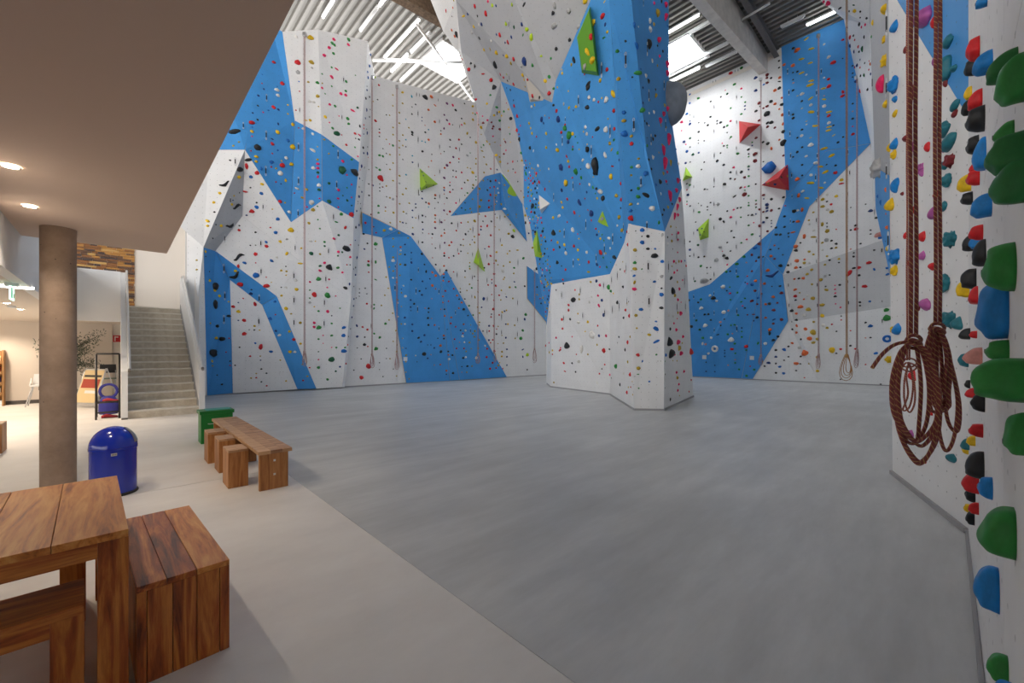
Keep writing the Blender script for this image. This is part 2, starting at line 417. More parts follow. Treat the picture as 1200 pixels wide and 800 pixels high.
for a0, a1, b in ((19.2, 20.6, 7.1), (16.8, 18.1, 8.75), (17.5, 21.1, 10.5), (20.0, 21.9, 11.3), (8.1, 10.6, 19.95), (9.6, 11.6, 23.7), (3.6, 4.8, 24.4)):
    tube_lamp(a0, a1, b, True, 'lit fluorescent tube lamp on the roof '+lamp_at(b))
for a0, a1, b in ((18.2, 20.2, 8.75), (17.9, 19.8, 11.35), (20.2, 22.3, 12.1), (7.9, 9.0, 20.8), (7.8, 9.4, 22.9), (7.7, 9.4, 23.9), (4.7, 5.7, 23.7)):
    tube_lamp(a0, a1, b, False, 'unlit tube lamp on the ribbed roof '+lamp_at(b))
# ---- beams and braces
def za(px, py, a):
    d = ray(px, py); return (d*(a/d.dot(VA))).dot(VB), EYE+d.z*(a/d.dot(VA))
b1, z1 = za(894.7, 78, 6.73); b2, z2 = za(826.5, 0, 6.73)
sl = (z2-z1)/(b2-b1)
bm = bmesh.new()
prism(bm, [W(6.73, RB-.02, z1+sl*(RB-b1)), W(6.73, 15.3, z1+sl*(15.3-b1)), W(6.73, 15.3, ROOF-.02), W(6.73, RB-.02, ROOF-.02)], VA*0.42)
tag(add('concrete_beam', bm, 'beam_concrete'), 'pale tapered concrete roof beam running into the wall with the tall blue stripe', 'beam')
bm = bmesh.new(); tk = 0.02
for z0, z3, w in ((ROOF-.45, ROOF-.43, .24), (ROOF-.07, ROOF-.05, .24), (ROOF-.45, ROOF-.05, .02)): obox(bm, W(6.3-w/2, 15.3, z0), VA*w, VB*(RB-15.32), UP*(z3-z0))
tag(add('steel_joist', bm, 'dark_steel'), 'dark steel I-section joist beside the pale tapered concrete beam', 'beam')
A1 = 15.4
ba, zaa = za(454.6, 0, A1); bb, zbb = za(516, 28.75, A1); s2 = (zbb-zaa)/(bb-ba)
bm = bmesh.new()
prism(bm, [W(A1, -4, zaa+s2*(-4-ba)*0.2), W(A1, 13.5, zaa+s2*(13.5-ba)), W(A1, 13.5, ROOF-.02), W(A1, -4, ROOF-.02)], VA*0.45)
tag(add('boarded_beam', bm, 'beam_board'), 'brown boarded roof beam ending at the grey overhang of the pillar', 'beam')
def brace(p, q, r, lab):
    bm = bmesh.new(); tube(bm, [p, q], r, 8); tag(add('roof_brace', bm, 'steel_light'), lab, 'brace')
def RZ(px, py, z): d = ray(px, py); return UP*EYE+d*((z-EYE)/d.z)
brace(RZ(437, 70, 17.3), RZ(549, 73, 17.3), .09, 'pale steel brace crossing level under the ribbed roof by the skylight')
brace(RZ(488, 28, 17.35), RZ(556, 120, 17.0), .07, 'pale slanting steel brace ending beside the green overhang volume')
brace(RZ(868, 24, 17.2), RZ(902, 4, 17.2), .05, 'thin pale steel rod beside the dark steel joist')
# pale capping along the top of the back wall
boxobj('trim_1', W(3.2, RB-0.02, ROOF-.45), VA*9, VB*0.14, UP*.22, 'cream_paint')['kind'] = 'structure'

# ================================================================== LEFT WALL
wl = bmesh.new()
prism(wl, [W(LA+.45, 1.75, 0), W(LA+.45, 26, 0), W(LA+.45, 26, 15.3), W(LA+.45, 8.6, 14.2), W(LA+.45, 8.3, 13.5), W(LA+.45, 1.75, 13)], VA*0.15)
wl = tag(add('wall_left', wl, 'wall_back'), kind='structure')
q = lambda *a: [LP(*p) for p in a]
LW = 'the faceted white wall by the stairs'; LBl = 'the zigzag blue facets by the stairs'; LLeg = 'the blue arch by the stairs'
FW = 'the white wall with lime volumes'; FB = 'the low blue wedge panels'; FD = 'the blue arrow behind the pillar'
# vertices of the faceted part (pixel, offset in front of the wall plane)
tA = (331, 37, 0.9); tB = (372.5, 34.5, 1.1); tC = (431, 48, 1.0); tZ = (318, 30, 0.7)
b1p = (345.5, 141, 1.0); b2p = (377, 157.5, 1.25); b3p = (421, 190, 1.0); b4p = (414.5, 255.6, 0.9); b5p = (377.6, 235, 1.15); b6p = (341, 260.4, 0.85)
g1 = (287, 175.5, 1.25); g2 = (284, 253, 0.5); g3 = (252.5, 294, 0.55); g4 = (238.4, 289.5, 1.1)
s1 = (411.5, 349, 0.6); s2_ = (401, 453.6, 0.5); w1 = (219.5, 267, 0.9); w2 = (219, 465, 0.5)
l1 = (269.6, 328, 0.15); l2 = (273, 460.5, 0.05); l3 = (242.6, 463.5, 0.05)
m1 = (324.5, 347, 0.5); m2 = (307, 357, 0.1); m3 = (371, 455.4, 0.35); m4 = (348.5, 456, 0.2)
u1 = (298, 105, 1.0); u2 = (245, 175.5, 0.9)
panel(wl, q(tZ, tA, b1p, b6p, g1, u1), 'panel_blue', LBl)
panel(wl, q((260, 90, .9), tZ, u1, g1, u2, (215, 175.5, .9)), 'panel_blue', LBl)
panel(wl, q(u2, g1, g4, w1, (200, 255, .9), (215, 175.5, .9)), 'panel_white', LW)
panel(wl, q(g1, g2, g3, g4), 'panel_grey', 'the grey cleft by the stairs')  # facet turned downwards, its shade put into the grey colour
panel(wl, q(w1, g4, l3, w2), 'panel_white', LW)
panel(wl, q(g4, g3, l1, l2, l3), 'panel_blue', LLeg)
panel(wl, q(g3, m1, m2, l1), 'panel_blue', LLeg)
panel(wl, q(m2, m1, m3, m4), 'panel_blue', LLeg)
panel(wl, q(l1, m2, m4, l2), 'panel_white', LW)
panel(wl, q(tA, tB, b2p, b1p), 'panel_white', LW)
panel(wl, q(tB, tC, b3p, b2p), 'panel_white', LW)
panel(wl, q(b1p, b2p, b5p, b6p), 'panel_blue', LBl)
panel(wl, q(b2p, b3p, b4p, b5p), 'panel_blue', LBl)
panel(wl, q(g1, b6p, (352, 306, .6), g2), 'panel_white', LW)
panel(wl, q(b6p, b5p, b4p, s1, (352, 306, .6)), 'panel_white', LW)
panel(wl, q(g3, g2, (352, 306, .6), m1), 'panel_white', LW)
panel(wl, q((352, 306, .6), s1, s2_, m3, m1), 'panel_white', LW)
# narrow return face of the protruding part
e0, e1_, e2_, e3_, e4_ = (439, 88, 0), (431, 190, 0), (424, 252, 0), (416, 350, 0), (404, 453.4, 0)
for a_, b_, c_, d_ in ((tC, e0, e1_, b3p), (b3p, e1_, e2_, b4p), (b4p, e2_, e3_, s1), (s1, e3_, e4_, s2_)):
    panel(wl, q(a_, b_, c_, d_), 'panel_white', 'the narrow return face')
# flat part
c1 = (424.5, 249, .35); c2 = (466.5, 269, .42); c3 = (447.6, 278.4, .02); c4 = (424.5, 273, .02)
c5 = (481.5, 276.6, .3); c6 = (516, 323.4, .2); c7 = (527.4, 446, .05); c8 = (476, 448.6, .05)
k1 = (523, 316, .38); k2 = (594, 441.6, .08); k3 = (538.5, 445, .12)
d1 = (528, 253, 0.02); d2 = (568.5, 206.4, .15); d3 = (586.5, 202, .2); d4 = (592.5, 241.5, .35); d5 = (588, 246, .02)
d6 = (612, 237, .2); d7 = (617.5, 283, .02)
ee1 = (617.4, 311.4, .05); ee2 = (655, 338, .05); ee3 = (655, 396, .05); ee4 = (618, 349.5, .05)
T = [(442.5, 90), (466, 96.2), (516, 109.2), (552, 118.5), (640, 141)]
# white field: vertical panel columns on the wall plane, with the coloured facets standing proud
def Lcol(x0, x1, y0a, y0b):
    def base(x): return HY+ (463.5-HY)*(1112-x)/(1112-242)
    panel(wl, q((x0, y0a), (x1, y0b), (x1, base(x1)), (x0, base(x0))), 'panel_white', FW)
panel(wl, q(e0, (442.5, 90), (466, 96.2), (466, 451*0+HY+52.5*(1112-466)/870), e4_, e3_, e2_, e1_), 'panel_white', FW)
Lcol(466, 516, 96.2, 109.2); Lcol(516, 559, 109.2, 120.3); Lcol(559, 604, 120.3, 131.8); Lcol(604, 655, 131.8, 145); Lcol(655, 700, 145, 157)
panel(wl, q(c1, c2, c3, c4), 'panel_blue', FB, thick=.3); panel(wl, q(c3, c2, c5, c6, c7, c8), 'panel_blue', FB, thick=.05)
panel(wl, q(c6, k3, c7), 'panel_blue', FB); panel(wl, q(c6, k1, k2, k3), 'panel_blue', FB)
panel(wl, q(d1, d2, d3, d4, d5), 'panel_blue', FD); panel(wl, q(d3, d6, d7, d5, d4), 'panel_blue', FD)
panel(wl, q(ee1, ee2, ee3, ee4), 'panel_blue', FD)
# skirting strip
boxobj('baseboard_left', W(LA-.03, 2.3, 0), VA*.05, VB*19, UP*.05, 'skirting')['kind'] = 'structure'

# ================================================================== BACK (right-hand far) WALL
wb = bmesh.new(); prism(wb, [W(-3, RB+.1, 0), W(19.2, RB+.1, 0), W(19.2, RB+.1, ROOF+.1), W(-3, RB+.1, ROOF+.1)], VB*.2)
wb = tag(add('wall_back', wb, 'wall_back'), kind='structure')
r = lambda *a: [RP(*p) for p in a]
BW = 'the white wall with red volumes'; BB = 'the tall blue stripe'; BG = 'the grey band of the back wall'
def rb(x): return HY+(452.2-HY)*(x-138)/(1044-138)
def rt(x): return 22.5+(106.5-22.5)*(989-x)/(989-803)
for x0, x1 in ((740, 803), (803, 848), (848, 891), (891, 925), (925, 959), (959, 1000), (1000, 1052)):
    panel(wb, r((x0, rt(x0)), (x1, max(rt(x1), -20)), (x1, rb(x1)), (x0, rb(x0))), 'panel_white', BW)
f1 = (915.5, 53.6, .02); f2 = (989, 22.5, .02); f3 = (1002.5, 84, .03); f4 = (1020.5, 168, .03); f5 = (948.75, 242, .03); f6 = (917.5, 321.5, .03)
f7 = (923.75, 376, .05); f8 = (881.6, rb(881.6), .03); f9 = (806, rb(806), .03); f10 = (800, 344, .03); f11 = (831.5, 333, .03); f12 = (908, 267, .03); f13 = (924.5, 222, .03)
h1 = (921, 231, .05); h2 = (968, 177, .08)
panel(wb, r(f1, f2, f3, f4, h2, h1, f13), 'panel_blue', BB, thick=.03)
panel(wb, r(h1, h2, f4, f5, f6, (897, 300, .18), f12, f13), 'panel_blue', BB, thick=.04)
panel(wb, r(f12, (897, 300, .18), (869, rb(869), .03), f9, f10, f11), 'panel_blue', BB, thick=.04)
panel(wb, r((897, 300, .18), f6, f7, f8, (869, rb(869), .03)), 'panel_blue', BB, thick=.04)
panel(wb, r((918, 322, .04), (1052, 275, .04), (1052, 358, .25), (930, 376, .25)), 'panel_pale', BG, thick=.05)
panel(wb, r((930, 376, .25), (1052, 358, .25), (1052, 452, .04), (960, rb(960), .04), (925, 380, .06)), 'panel_white', BW, thick=.05)
# leaning facet and overhang at the wall's end
EW = 'the leaning white end facet'
panel(wb, [RP(989, 22.5, .05), P(1019, 28.5, 17.2), P(1024, 150, 17.6), RP(1021, 170, .05), RP(1002.5, 84, .05)], 'panel_white', EW)
panel(wb, [RP(1021, 170, .05), P(1024, 150, 17.6), P(1025.5, 235, 18.2), RP(1023.5, 235, .05)], 'panel_white', EW)
panel(wb, [P(962, 1, 18.0), P(1019, 28.5, 17.2), RP(989, 22.5, .05)], 'panel_white', 'the white end overhang', cast=False)
panel(wb, [P(962, 1, 18.0), P(1019, 28.5, 17.2), P(1019, -40, 15.5), P(950, -40, 16.5)], 'panel_white', 'the white end overhang')
boxobj('baseboard_back', W(-2, RB-.1, 0), VA*13.5, VB*.12, UP*.05, 'skirting')['kind'] = 'structure'

# unseen wall added behind the near wall to shut out light from that side
bm = bmesh.new(); obox(bm, W(0.05, 8.6, 0), -VA*.2, VB*(RB-8.5), UP*(ROOF-.1)); tag(add('wall_side_unseen', bm, 'white_paint'), kind='structure')

# ================================================================== PILLAR
pil = empty('climbing_tower', P(727, 462, 14.0)*1.0, 'free-standing faceted climbing pillar, blue above a white foot, flaring to grey overhangs', 'climbing tower')
pil.location = FL(727, 462); ROOTS[pil.name] = FL(727, 462)
PW = 'the white foot of the pillar'; PB = 'the big blue face of the pillar'; PD = 'the narrow blue front face of the pillar'; PS = 'the blue side of the pillar'
PG = 'the grey overhang of the pillar'; PL_ = "the pillar's grey left flank"; PE = "the pillar's blue left edge"; PF = 'the shaded white side of the pillar'
a = P(641, 449.5, 20.2); b = P(645.5, 453.5, 18.3); c = P(714.7, 462.3, 15.16); d = P(743.4, 480.5, 11.19); e = P(777.9, 480.9, 11.12); g = P(812.6, 464.7, 14.48)
bb2 = P(646, 333, 17.6); cc2 = P(714.7, 321, 13.9); mm = P(731.6, 284, 12.3); dd2 = P(736.7, 262, 10.85); ee = P(779, 271, 10.9)
gg = P(799, 220, 13.3); gs = P(806, 330, 14.3)
d3_ = P(713.6, 0, 9.75); e3x = P(740, 0, 9.8); g5 = P(783.5, 0, 12.2); g4x = P(784, 100, 12.7); g6 = P(788, 147, 12.9)
kf = P(758, 180, 10.45)
tt = P(692, 0, 10.5); kk = P(651.5, 94.5, 12.4); kk2 = P(647, 120, 12.8); jj = P(587, 95.4, 15.9); ii = P(603, 140, 16.4); hh = P(613.5, 190, 16.9); hh2 = P(614, 242, 17.6)
A1p = P(534.5, 0, 14.4); A2 = P(603.5, 0, 11.6); B1 = P(567.5, 157.5, 17.2); B2 = P(540.5, 60, 15.7)
S0 = P(504.5, 0, 16.6); S1 = P(519.5, 37, 16.9); S2 = P(537, 62, 17.2); S3 = P(557, 120, 17.8); S4 = P(569, 162, 18.2); S5 = P(587, 198, 18.4); S6 = P(613, 240, 18.6)
st1 = P(619, 250, 17.9); st2 = P(640.5, 381, 19.6)

panel(pil, [b, c, cc2, bb2], 'panel_white', PW); panel(pil, [c, d, dd2, mm, cc2], 'panel_white', PW)
panel(pil, [d, e, ee, dd2], 'panel_white', PW)
panel(pil, [e, g, gs, gg, ee], 'panel_white', PF)
panel(pil, [a, b, bb2, st2], 'panel_white', PW)
panel(pil, [dd2, ee, kf, e3x, d3_], 'panel_blue', PD, edge=False)
panel(pil, [ee, gg, g6, kf], 'panel_blue', PS, edge=False); panel(pil, [kf, g6, g4x, g5, e3x], 'panel_blue', PS, edge=False)
panel(pil, [kk2, jj, ii, hh], 'panel_blue', PB, edge=False)
panel(pil, [kk2, hh, hh2, P(644, 328, 17.5), bb2, cc2], 'panel_blue', PB, edge=False)
panel(pil, [kk2, kk, tt, d3_, dd2, mm, cc2], 'panel_blue', PB, edge=False)
panel(pil, [hh2, S6, st1, st2, bb2, P(644, 328, 17.5)], 'panel_blue', PE, edge=False)
panel(pil, [jj, ii, hh, hh2, S6, S5, B1], 'panel_grey', PL_)
panel(pil, [A1p, A2, kk, kk2, jj], 'panel_grey', PG); panel(pil, [A1p, jj, B1, B2], 'panel_grey', PG); panel(pil, [A2, tt, kk], 'panel_grey', PG)
panel(pil, [A1p, B2, B1, S4, S3, S2], 'panel_white', PL_)
panel(pil, [S0, A1p, S2, S1], 'panel_white', PL_)
# above the frame the tower carries on up to the roof
def up(p): return Vector((p.x, p.y, ROOF-.3))
for p0, p1, m_, w_ in ((d3_, e3x, 'panel_blue', PD), (e3x, g5, 'panel_blue', PS), (tt, d3_, 'panel_blue', PB), (A2, tt, 'panel_grey', PG), (A1p, A2, 'panel_grey', PG), (S0, A1p, 'panel_white', PL_)):
    panel(pil, [p0, p1, up(p1), up(p0)], m_, w_, cast=False, edge=False)
# skirting of the pillar
bm = bmesh.new()
for p0, p1 in ((a, b), (b, c), (c, d), (d, e), (e, g)):
    n_ = (p1-p0).normalized().cross(UP); obox(bm, p0+n_*0.0-UP*0.0, p1-p0, n_*.025, UP*.05)
add('skirting', bm, 'skirting', pil)
# hidden back of the tower, set in from the outline seen in front
front = [g, gs, gg, g6, g4x, g5]
RGT = ROT @ Vector((1, 0, 0))
def behind(p, k, dy): x, y = p.dot(RGT), p.dot(FWD); return RGT*(x*(y+dy)/y-k)+FWD*(y+dy)+UP*p.z
back = [behind(p, 1.6, 3.0) for p in front]
for i in range(5):
    panel(pil, [front[i], front[i+1], back[i+1], back[i]], 'panel_white', PW, toward=ROT @ Vector((1, .3, 0)), cast=False)
panel(pil, [a, back[0], back[2], st2], 'panel_white', PW, toward=FWD, cast=False)

# ================================================================== RIGHT WALL (next to the camera)
N0 = FL(1046, 555); N1 = FL(1135, 625); BA = -N1.dot(VA)*-1
NRW = -VA*-1
RW = 'the near wall beside the ropes'; RWB = 'the blue wedge of the near wall'; RWG = 'the grey end of the near wall'
wr = bmesh.new(); prism(wr, [N1-VA*.25, N1-VB*9-VA*.25, N1-VB*9-VA*.25+UP*11, N1-VA*.25+UP*11], -VA*.15)
wr = tag(add('wall_right', wr, 'wall_back'), kind='structure')
def N1P(px, py): return ONPLANE(px, py, N1, VA)
seams = [0.0, 0.62, 1.86, 2.55, 3.35, 4.3, 5.5, 8.5]
for s0, s1x in zip(seams, seams[1:]):
    panel(wr, [N1-VB*s0, N1-VB*s1x, N1-VB*s1x+UP*2.44, N1-VB*s0+UP*2.44], 'panel_white', RW, gap=.002)
    panel(wr, [N1-VB*s0+UP*2.44, N1-VB*s1x+UP*2.44, N1-VB*s1x+UP*11, N1-VB*s0+UP*11], 'panel_white', RW, gap=.002)
n01 = (N1-N0).cross(UP).normalized()
def N0P(px, py): return ONPLANE(px, py, N0, n01)
tL = N0P(1041, 0); bl1 = N0P(1051, 0); bl2 = N0P(1127, 146)
tR = Vector((N1.x, N1.y, tL.z)); edge_b = Vector((N1.x, N1.y, bl2.z))
panel(wr, [N0, N1, edge_b, bl1, tL], 'panel_white', RW, gap=.003)
panel(wr, [bl1, edge_b, tR], 'panel_blue', RWB, gap=.003)
panel(wr, [tL, tR, tR+UP*5, tL+UP*5], 'panel_white', RW, cast=False)
q0 = P(1019, 0, 7.4); q1 = P(1025, 195, 7.2); q2 = P(1026, 245, 7.15); q3 = P(1043, 324, 6.9); eU = N0P(1042.5, 205); eM = N0P(1043.2, 324); 
panel(wr, [tL, q0, q1, eU], 'panel_grey', RWG); panel(wr, [eU, q1, q2, q3, eM], 'panel_blue', RWG)  # end face turns back, its shade is put into the grey
panel(wr, [tL, q0, q0+UP*5, tL+UP*5], 'panel_grey', RWG, cast=False)
panel(wr, [N0, eM, q3, Vector((q3.x, q3.y, 0))+(ROT @ Vector((.6, 0, 0)))], 'panel_white', RWG, cast=False, toward=ROT @ Vector((-1, 1, 0)))
bm = bmesh.new(); nn = n01 if n01.dot(N0) < 0 else -n01
obox(bm, N0+nn*.002, N1-N0, nn*.03, UP*.045); obox(bm, N1+VA*.002, -VB*8.5, VA*.02, UP*.03)
tag(add('baseboard_right', bm, 'skirting'), kind='structure')

def spot(p, parent, watts, size=2.2):
    ld_ = bpy.data.lights.new('downlight_lamp', 'SPOT'); ld_.energy = watts; ld_.color = (1.0, .84, .66); ld_.spot_size = size; ld_.spot_blend = .6; ld_.shadow_soft_size = .05
    lo_ = bpy.data.objects.new('downlight_lamp', ld_); scene.collection.objects.link(lo_); lo_.parent = parent; lo_.location = (0, 0, -.03)
# ================================================================== ENTRANCE SIDE: soffit, column, stairs, gallery
SZ = 3.05; SB = 0.53; SA = 8.03
bm = bmesh.new(); obox(bm, W(-14, -30, SZ), VA*(14+SA), VB*(30+SB), UP*.45); so = tag(add('ceiling_soffit', bm, 'soffit_paint'), kind='structure')
for p in (RZ(12, 194, SZ), RZ(35, 241, SZ), W(2.6, -1.3, SZ), W(4.2, -3.0, SZ)):  # the last two are added out of view for extra light
    r_ = empty('downlight', p, 'small round warm downlight recessed in the brown soffit', 'lamp', 'downlights in the brown soffit')
    bm = bmesh.new(); lathe(bm, p, [(.055, -.008), (.055, -.012), (.048, -.012), (.046, -.004), (.055, -.004)], 24); add('ring', bm, 'steel', r_)
    bm = bmesh.new(); lathe(bm, p, [(.0, -.006), (.045, -.006), (.045, -.001), (0, -.001)][::-1], 24); add('lens', bm, 'spot_light', r_); spot(p, r_, 22)
cp = P(68.5, 300, 4.92); cp.z = 0
bm = bmesh.new(); lathe(bm, cp, [(0, 0), (.152, 0), (.152, SZ), (0, SZ)], 48)
tag(add('concrete_column', bm, 'column_concrete', smooth=True), 'round bare concrete column holding up the brown soffit', 'column')
# stairs: flight along the hall direction
SL, SR, S_A = 0.17, 1.51, 13.26; NST = 16; RI = 3.0/NST; TR = 0.285
stf = empty('staircase', W(S_A, (SL+SR)/2, 0), 'raw concrete straight staircase between white parapets rising to the gallery', 'staircase')
for i in range(NST):
    a0 = S_A+TR*i; last = i == NST-1
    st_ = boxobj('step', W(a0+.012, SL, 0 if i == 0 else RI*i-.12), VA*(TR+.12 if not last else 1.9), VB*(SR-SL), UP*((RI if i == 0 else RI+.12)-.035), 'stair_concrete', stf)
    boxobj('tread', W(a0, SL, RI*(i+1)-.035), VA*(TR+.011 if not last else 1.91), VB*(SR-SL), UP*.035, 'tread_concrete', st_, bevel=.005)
run = TR*(NST-1); top_a = S_A+run
def parapet(bmid, th, name, rail_b):
    bm = bmesh.new()
    pts = [W(S_A-.06, bmid, 0), W(top_a+.2, bmid, 0), W(top_a+.2, bmid, 4.02), W(top_a, bmid, 4.02), W(S_A-.06, bmid, 1.12)]
    prism(bm, pts, VB*th); add('parapet', bm, 'white_paint', stf)
    bm = bmesh.new(); tube(bm, [W(S_A-.04, rail_b, 1.16), W(top_a, rail_b, 4.08), W(top_a+.5, rail_b, 4.10)], .028, 10); hr = add('handrail', bm, 'steel_light', stf)
    bm = bmesh.new(); tube(bm, [W(S_A-.10, rail_b, 1.12), W(S_A-.035, rail_b, 1.165)], .031, 10); add('end_cap', bm, 'dark_steel', hr)
    boxobj('foot', W(S_A-.065, bmid, 0), VA*.05, VB*th, UP*.04, 'dark_steel', stf)
parapet(SL-.11, .11, 'l', SL+.03); parapet(SR, .12, 'r', SR+.07)
bm = bmesh.new(); prism(bm, [W(S_A+.03, SR-.012, RI+.12), W(S_A+.03, SR-.012, .02), W(top_a+.03, SR-.012, 3.0-RI+.02), W(top_a+.03, SR-.012, 3.14)], VB*.011); add('string', bm, 'skirting', stf)
# gallery
GA, GB, GZ0, GZ1 = 17.55, -0.9, 2.5, 3.0
bm = bmesh.new(); obox(bm, W(-6, -30, GZ0), VA*26, VB*(30+GB-.0), UP*(GZ1-GZ0)); tag(add('ceiling_gallery', bm, 'beige_paint'), kind='structure')
bm = bmesh.new(); obox(bm, W(GA, GB, GZ0), VA*2.4, VB*(SL-.11-GB), UP*(GZ1-GZ0)); tag(add('floor_gallery', bm, 'beige_paint'), kind='structure')
bm = bmesh.new(); obox(bm, W(-6, GB-.1, GZ0-.01), VA*(GA+6), VB*.12, UP*1.55); obox(bm, W(GA-.1, GB-.1, GZ0-.01), VA*.12, VB*(SL-.11-GB+.1), UP*1.53)
tag(add('wall_gallery', bm, 'white_paint'), kind='structure')
WA = 19.3
bm = bmesh.new(); obox(bm, W(WA, -30, 0), VA*.2, VB*34.2, UP*(ROOF-.05)); we = tag(add('wall_entrance', bm, 'cream_paint'), kind='structure')
bm = bmesh.new(); obox(bm, W(WA-.05, -30, 0), VA*.05, VB*(30+SL-.3), UP*2.5); tag(add('wall_lobby', bm, 'beige_paint'), kind='structure')
boxobj('baseboard_lobby', W(WA-.075, -30, 0), VA*.025, VB*(30+SL-.4), UP*.11, 'baseboard_grey')['kind'] = 'structure'
# return wall between the stairs and the climbing wall
bm = bmesh.new(); obox(bm, W(LA-.9, 1.86, 0), VA*(WA-LA+.9), VB*.12, UP*9); tag(add('wall_stair_return', bm, 'cream_paint'), kind='structure')
# clinker slips on the gallery wall: real bricks, too small to pick apart
def on_a(px, py, av): d_ = ray(px, py); return UP*EYE+d_*(av/d_.dot(VA))
pb = on_a(158, 330, WA); br_b = pb.dot(VB)
for i, nm in enumerate((( .30, .13, .045), (.52, .26, .07), (.16, .085, .05), (.085, .06, .055), (.62, .38, .13))): plain('clinker%d' % i, nm, .7)
bm = bmesh.new(); z = 2.95; rr = random.Random(3)
while z < 6.2:
    bx = br_b-4.2+rr.uniform(-.3, 0); hgt = rr.choice((.05, .065, .065, .08))
    while bx < br_b:
        ln = rr.uniform(.14, .42); e_ = min(bx+ln, br_b)
        if e_-bx > .02: obox(bm, W(WA-.03-rr.uniform(0, .03), bx, z), VA*.06, VB*(e_-bx-.008), UP*(hgt-.008), rr.choice((0, 0, 0, 1, 1, 2, 2, 3, 4)))
        bx += ln
    z += hgt
o = add('clinker_brick', bm, ['clinker%d' % i for i in range(5)], we); o['kind'] = 'stuff'


# ================================================================== FURNITURE
EF = (ROT @ Vector((.701, .713, 0))).normalized(); ES = Vector((-EF.y, EF.x, 0))       # table axes: along its front, away from the camera
def plank_row(parent, o, ex, ey, ez, cuts, mats, name='plank', bevel=.003, joint=.0012):
    """planks side by side along ex, from corner o"""
    for c0, c1, m in zip(cuts, cuts[1:], mats):
        boxobj(name, o+ex*c0+ex.normalized()*joint, ex*(c1-c0)-ex.normalized()*2*joint, ey, ez, m, parent, bevel)
TC = P(151, 619.3, F*.84/208.3); TC.z = 0
TL_, TW, TH = 1.9, 1.2, .76
tb = empty('table', TC-EF*TL_/2+ES*TW/2, 'heavy reddish-brown wooden table with square legs and a plank top', 'table')
cuts = [0, .16, .34, .48, .62, .76, .87, 1.0]
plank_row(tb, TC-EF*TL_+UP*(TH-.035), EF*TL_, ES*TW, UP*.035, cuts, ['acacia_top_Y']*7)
A_ = .105
for i, (f, s_) in enumerate(((0, 0), (0, TW-A_), (TL_-A_, 0), (TL_-A_, TW-A_))):
    boxobj('leg', TC-EF*(f+A_)+ES*s_, EF*A_, ES*A_, UP*(TH-.035), 'acacia_Z', tb, .004)
for s_ in (0.002, TW-.032): boxobj('apron', TC-EF*(TL_-A_)+ES*s_+UP*(TH-A_), EF*(TL_-2*A_), ES*.03, UP*(A_-.035), 'acacia_X', tb)
for f in (.002, TL_-.032): boxobj('apron', TC-EF*(f+.03)+ES*A_+UP*(TH-A_), EF*.03, ES*(TW-2*A_), UP*(A_-.035), 'acacia_Y', tb)
def low_bench(s0, label):
    o = TC-EF*.147+ES*s0; ln, dp, h = 1.5, .32, .45
    bn = empty('bench', o-EF*ln/2+ES*dp/2, label, 'bench')
    plank_row(bn, o-EF*ln+UP*(h-.04), EF*ln, ES*dp, UP*.04, [0, .5, 1.0], ['acacia_X', 'acacia_X'])
    for f in (0, ln-A_):
        for s_ in (0, dp-.1): boxobj('leg', o-EF*(f+A_)+ES*s_, EF*A_, ES*.1, UP*(h-.04), 'acacia_Z', bn, .003)
    for s_ in (0.002, dp-.03): boxobj('apron', o-EF*(ln-A_)+ES*s_+UP*(h-.107), EF*(ln-2*A_), ES*.028, UP*.067, 'acacia_X', bn)
low_bench(.036, 'low brown wooden bench tucked under the table on the side away from the bin')
low_bench(.86, 'low brown wooden bench under the far side of the table towards the bin')
# solid box seat
b0 = P(160, 688.6, F*1.124/277.6); b1 = P(269.2, 654.9, F*1.124/243.9); E1 = (b1-b0); E1.z = 0; wx = E1.length; E1.normalize(); E2 = Vector((-E1.y, E1.x, 0)); b0.z = 0; DP = 1.14; bh = .476
bs = empty('box_bench', b0+E1*wx/2+E2*DP/2, 'solid reddish-brown box bench of wide planks at the table end', 'bench')
plank_row(bs, b0+UP*(bh-.03), E1*wx, E2*DP, UP*.03, [0, .30, .62, 1.0], ['acacia_Y', 'acacia_Y', 'acacia_top_Y'])
plank_row(bs, b0, E1*wx, E2*.03, UP*(bh-.031), [0, .10, .36, .62, .88, 1.0], ['acacia_Z']*5)
plank_row(bs, b0+E2*(DP-.03), E1*wx, E2*.03, UP*(bh-.031), [0, .4, 1.0], ['acacia_Z']*2)
for ox in (0.0, wx-.03):
    plank_row(bs, b0+E1*ox+E2*.031, E2*(DP-.062), E1*.03, UP*(bh-.031), [0, .25, .5, .75, 1.0], ['acacia_Z']*4)
# long bench with a slab top
n_l = P(302.8, 529.8, F*1.14/118.8); n_r = P(342.7, 524.1, F*1.14/113.1); f_l = P(244.2, 488.1, F*1.14/77.1)
LX = (n_r-n_l); LX.z = 0; lw = LX.length; LX = VB.copy(); LY = VA.copy(); n_l.z = 0; ll = 3.2
lb = empty('long_bench', n_l+LX*lw/2+LY*ll/2, 'long narrow wooden bench with a worn plank top beside the grey floor', 'bench')
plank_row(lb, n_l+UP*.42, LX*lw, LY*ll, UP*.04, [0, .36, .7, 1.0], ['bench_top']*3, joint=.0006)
for off in (.05, ll*.5, ll-.09): 
    lg = boxobj('leg', n_l+LX*.02+LY*off, LX*(lw-.05), LY*.045, UP*.419, 'pine_Z', lb, .003)
    if off < .1:
        for z in (.17, .33):
            bm = bmesh.new(); c_ = n_l+LX*(lw*.5)+LY*(off-.004)+UP*z; obox(bm, c_-LX*.012-UP*.012, LX*.024, LY*.006, UP*.024, 0, .003); add('bolt', bm, 'steel_light', lg)
boxobj('rail', n_l+LX*(lw*.35)+LY*.1+UP*.30, LX*.04, LY*(ll-.2), UP*.119, 'pine_Y', lb)
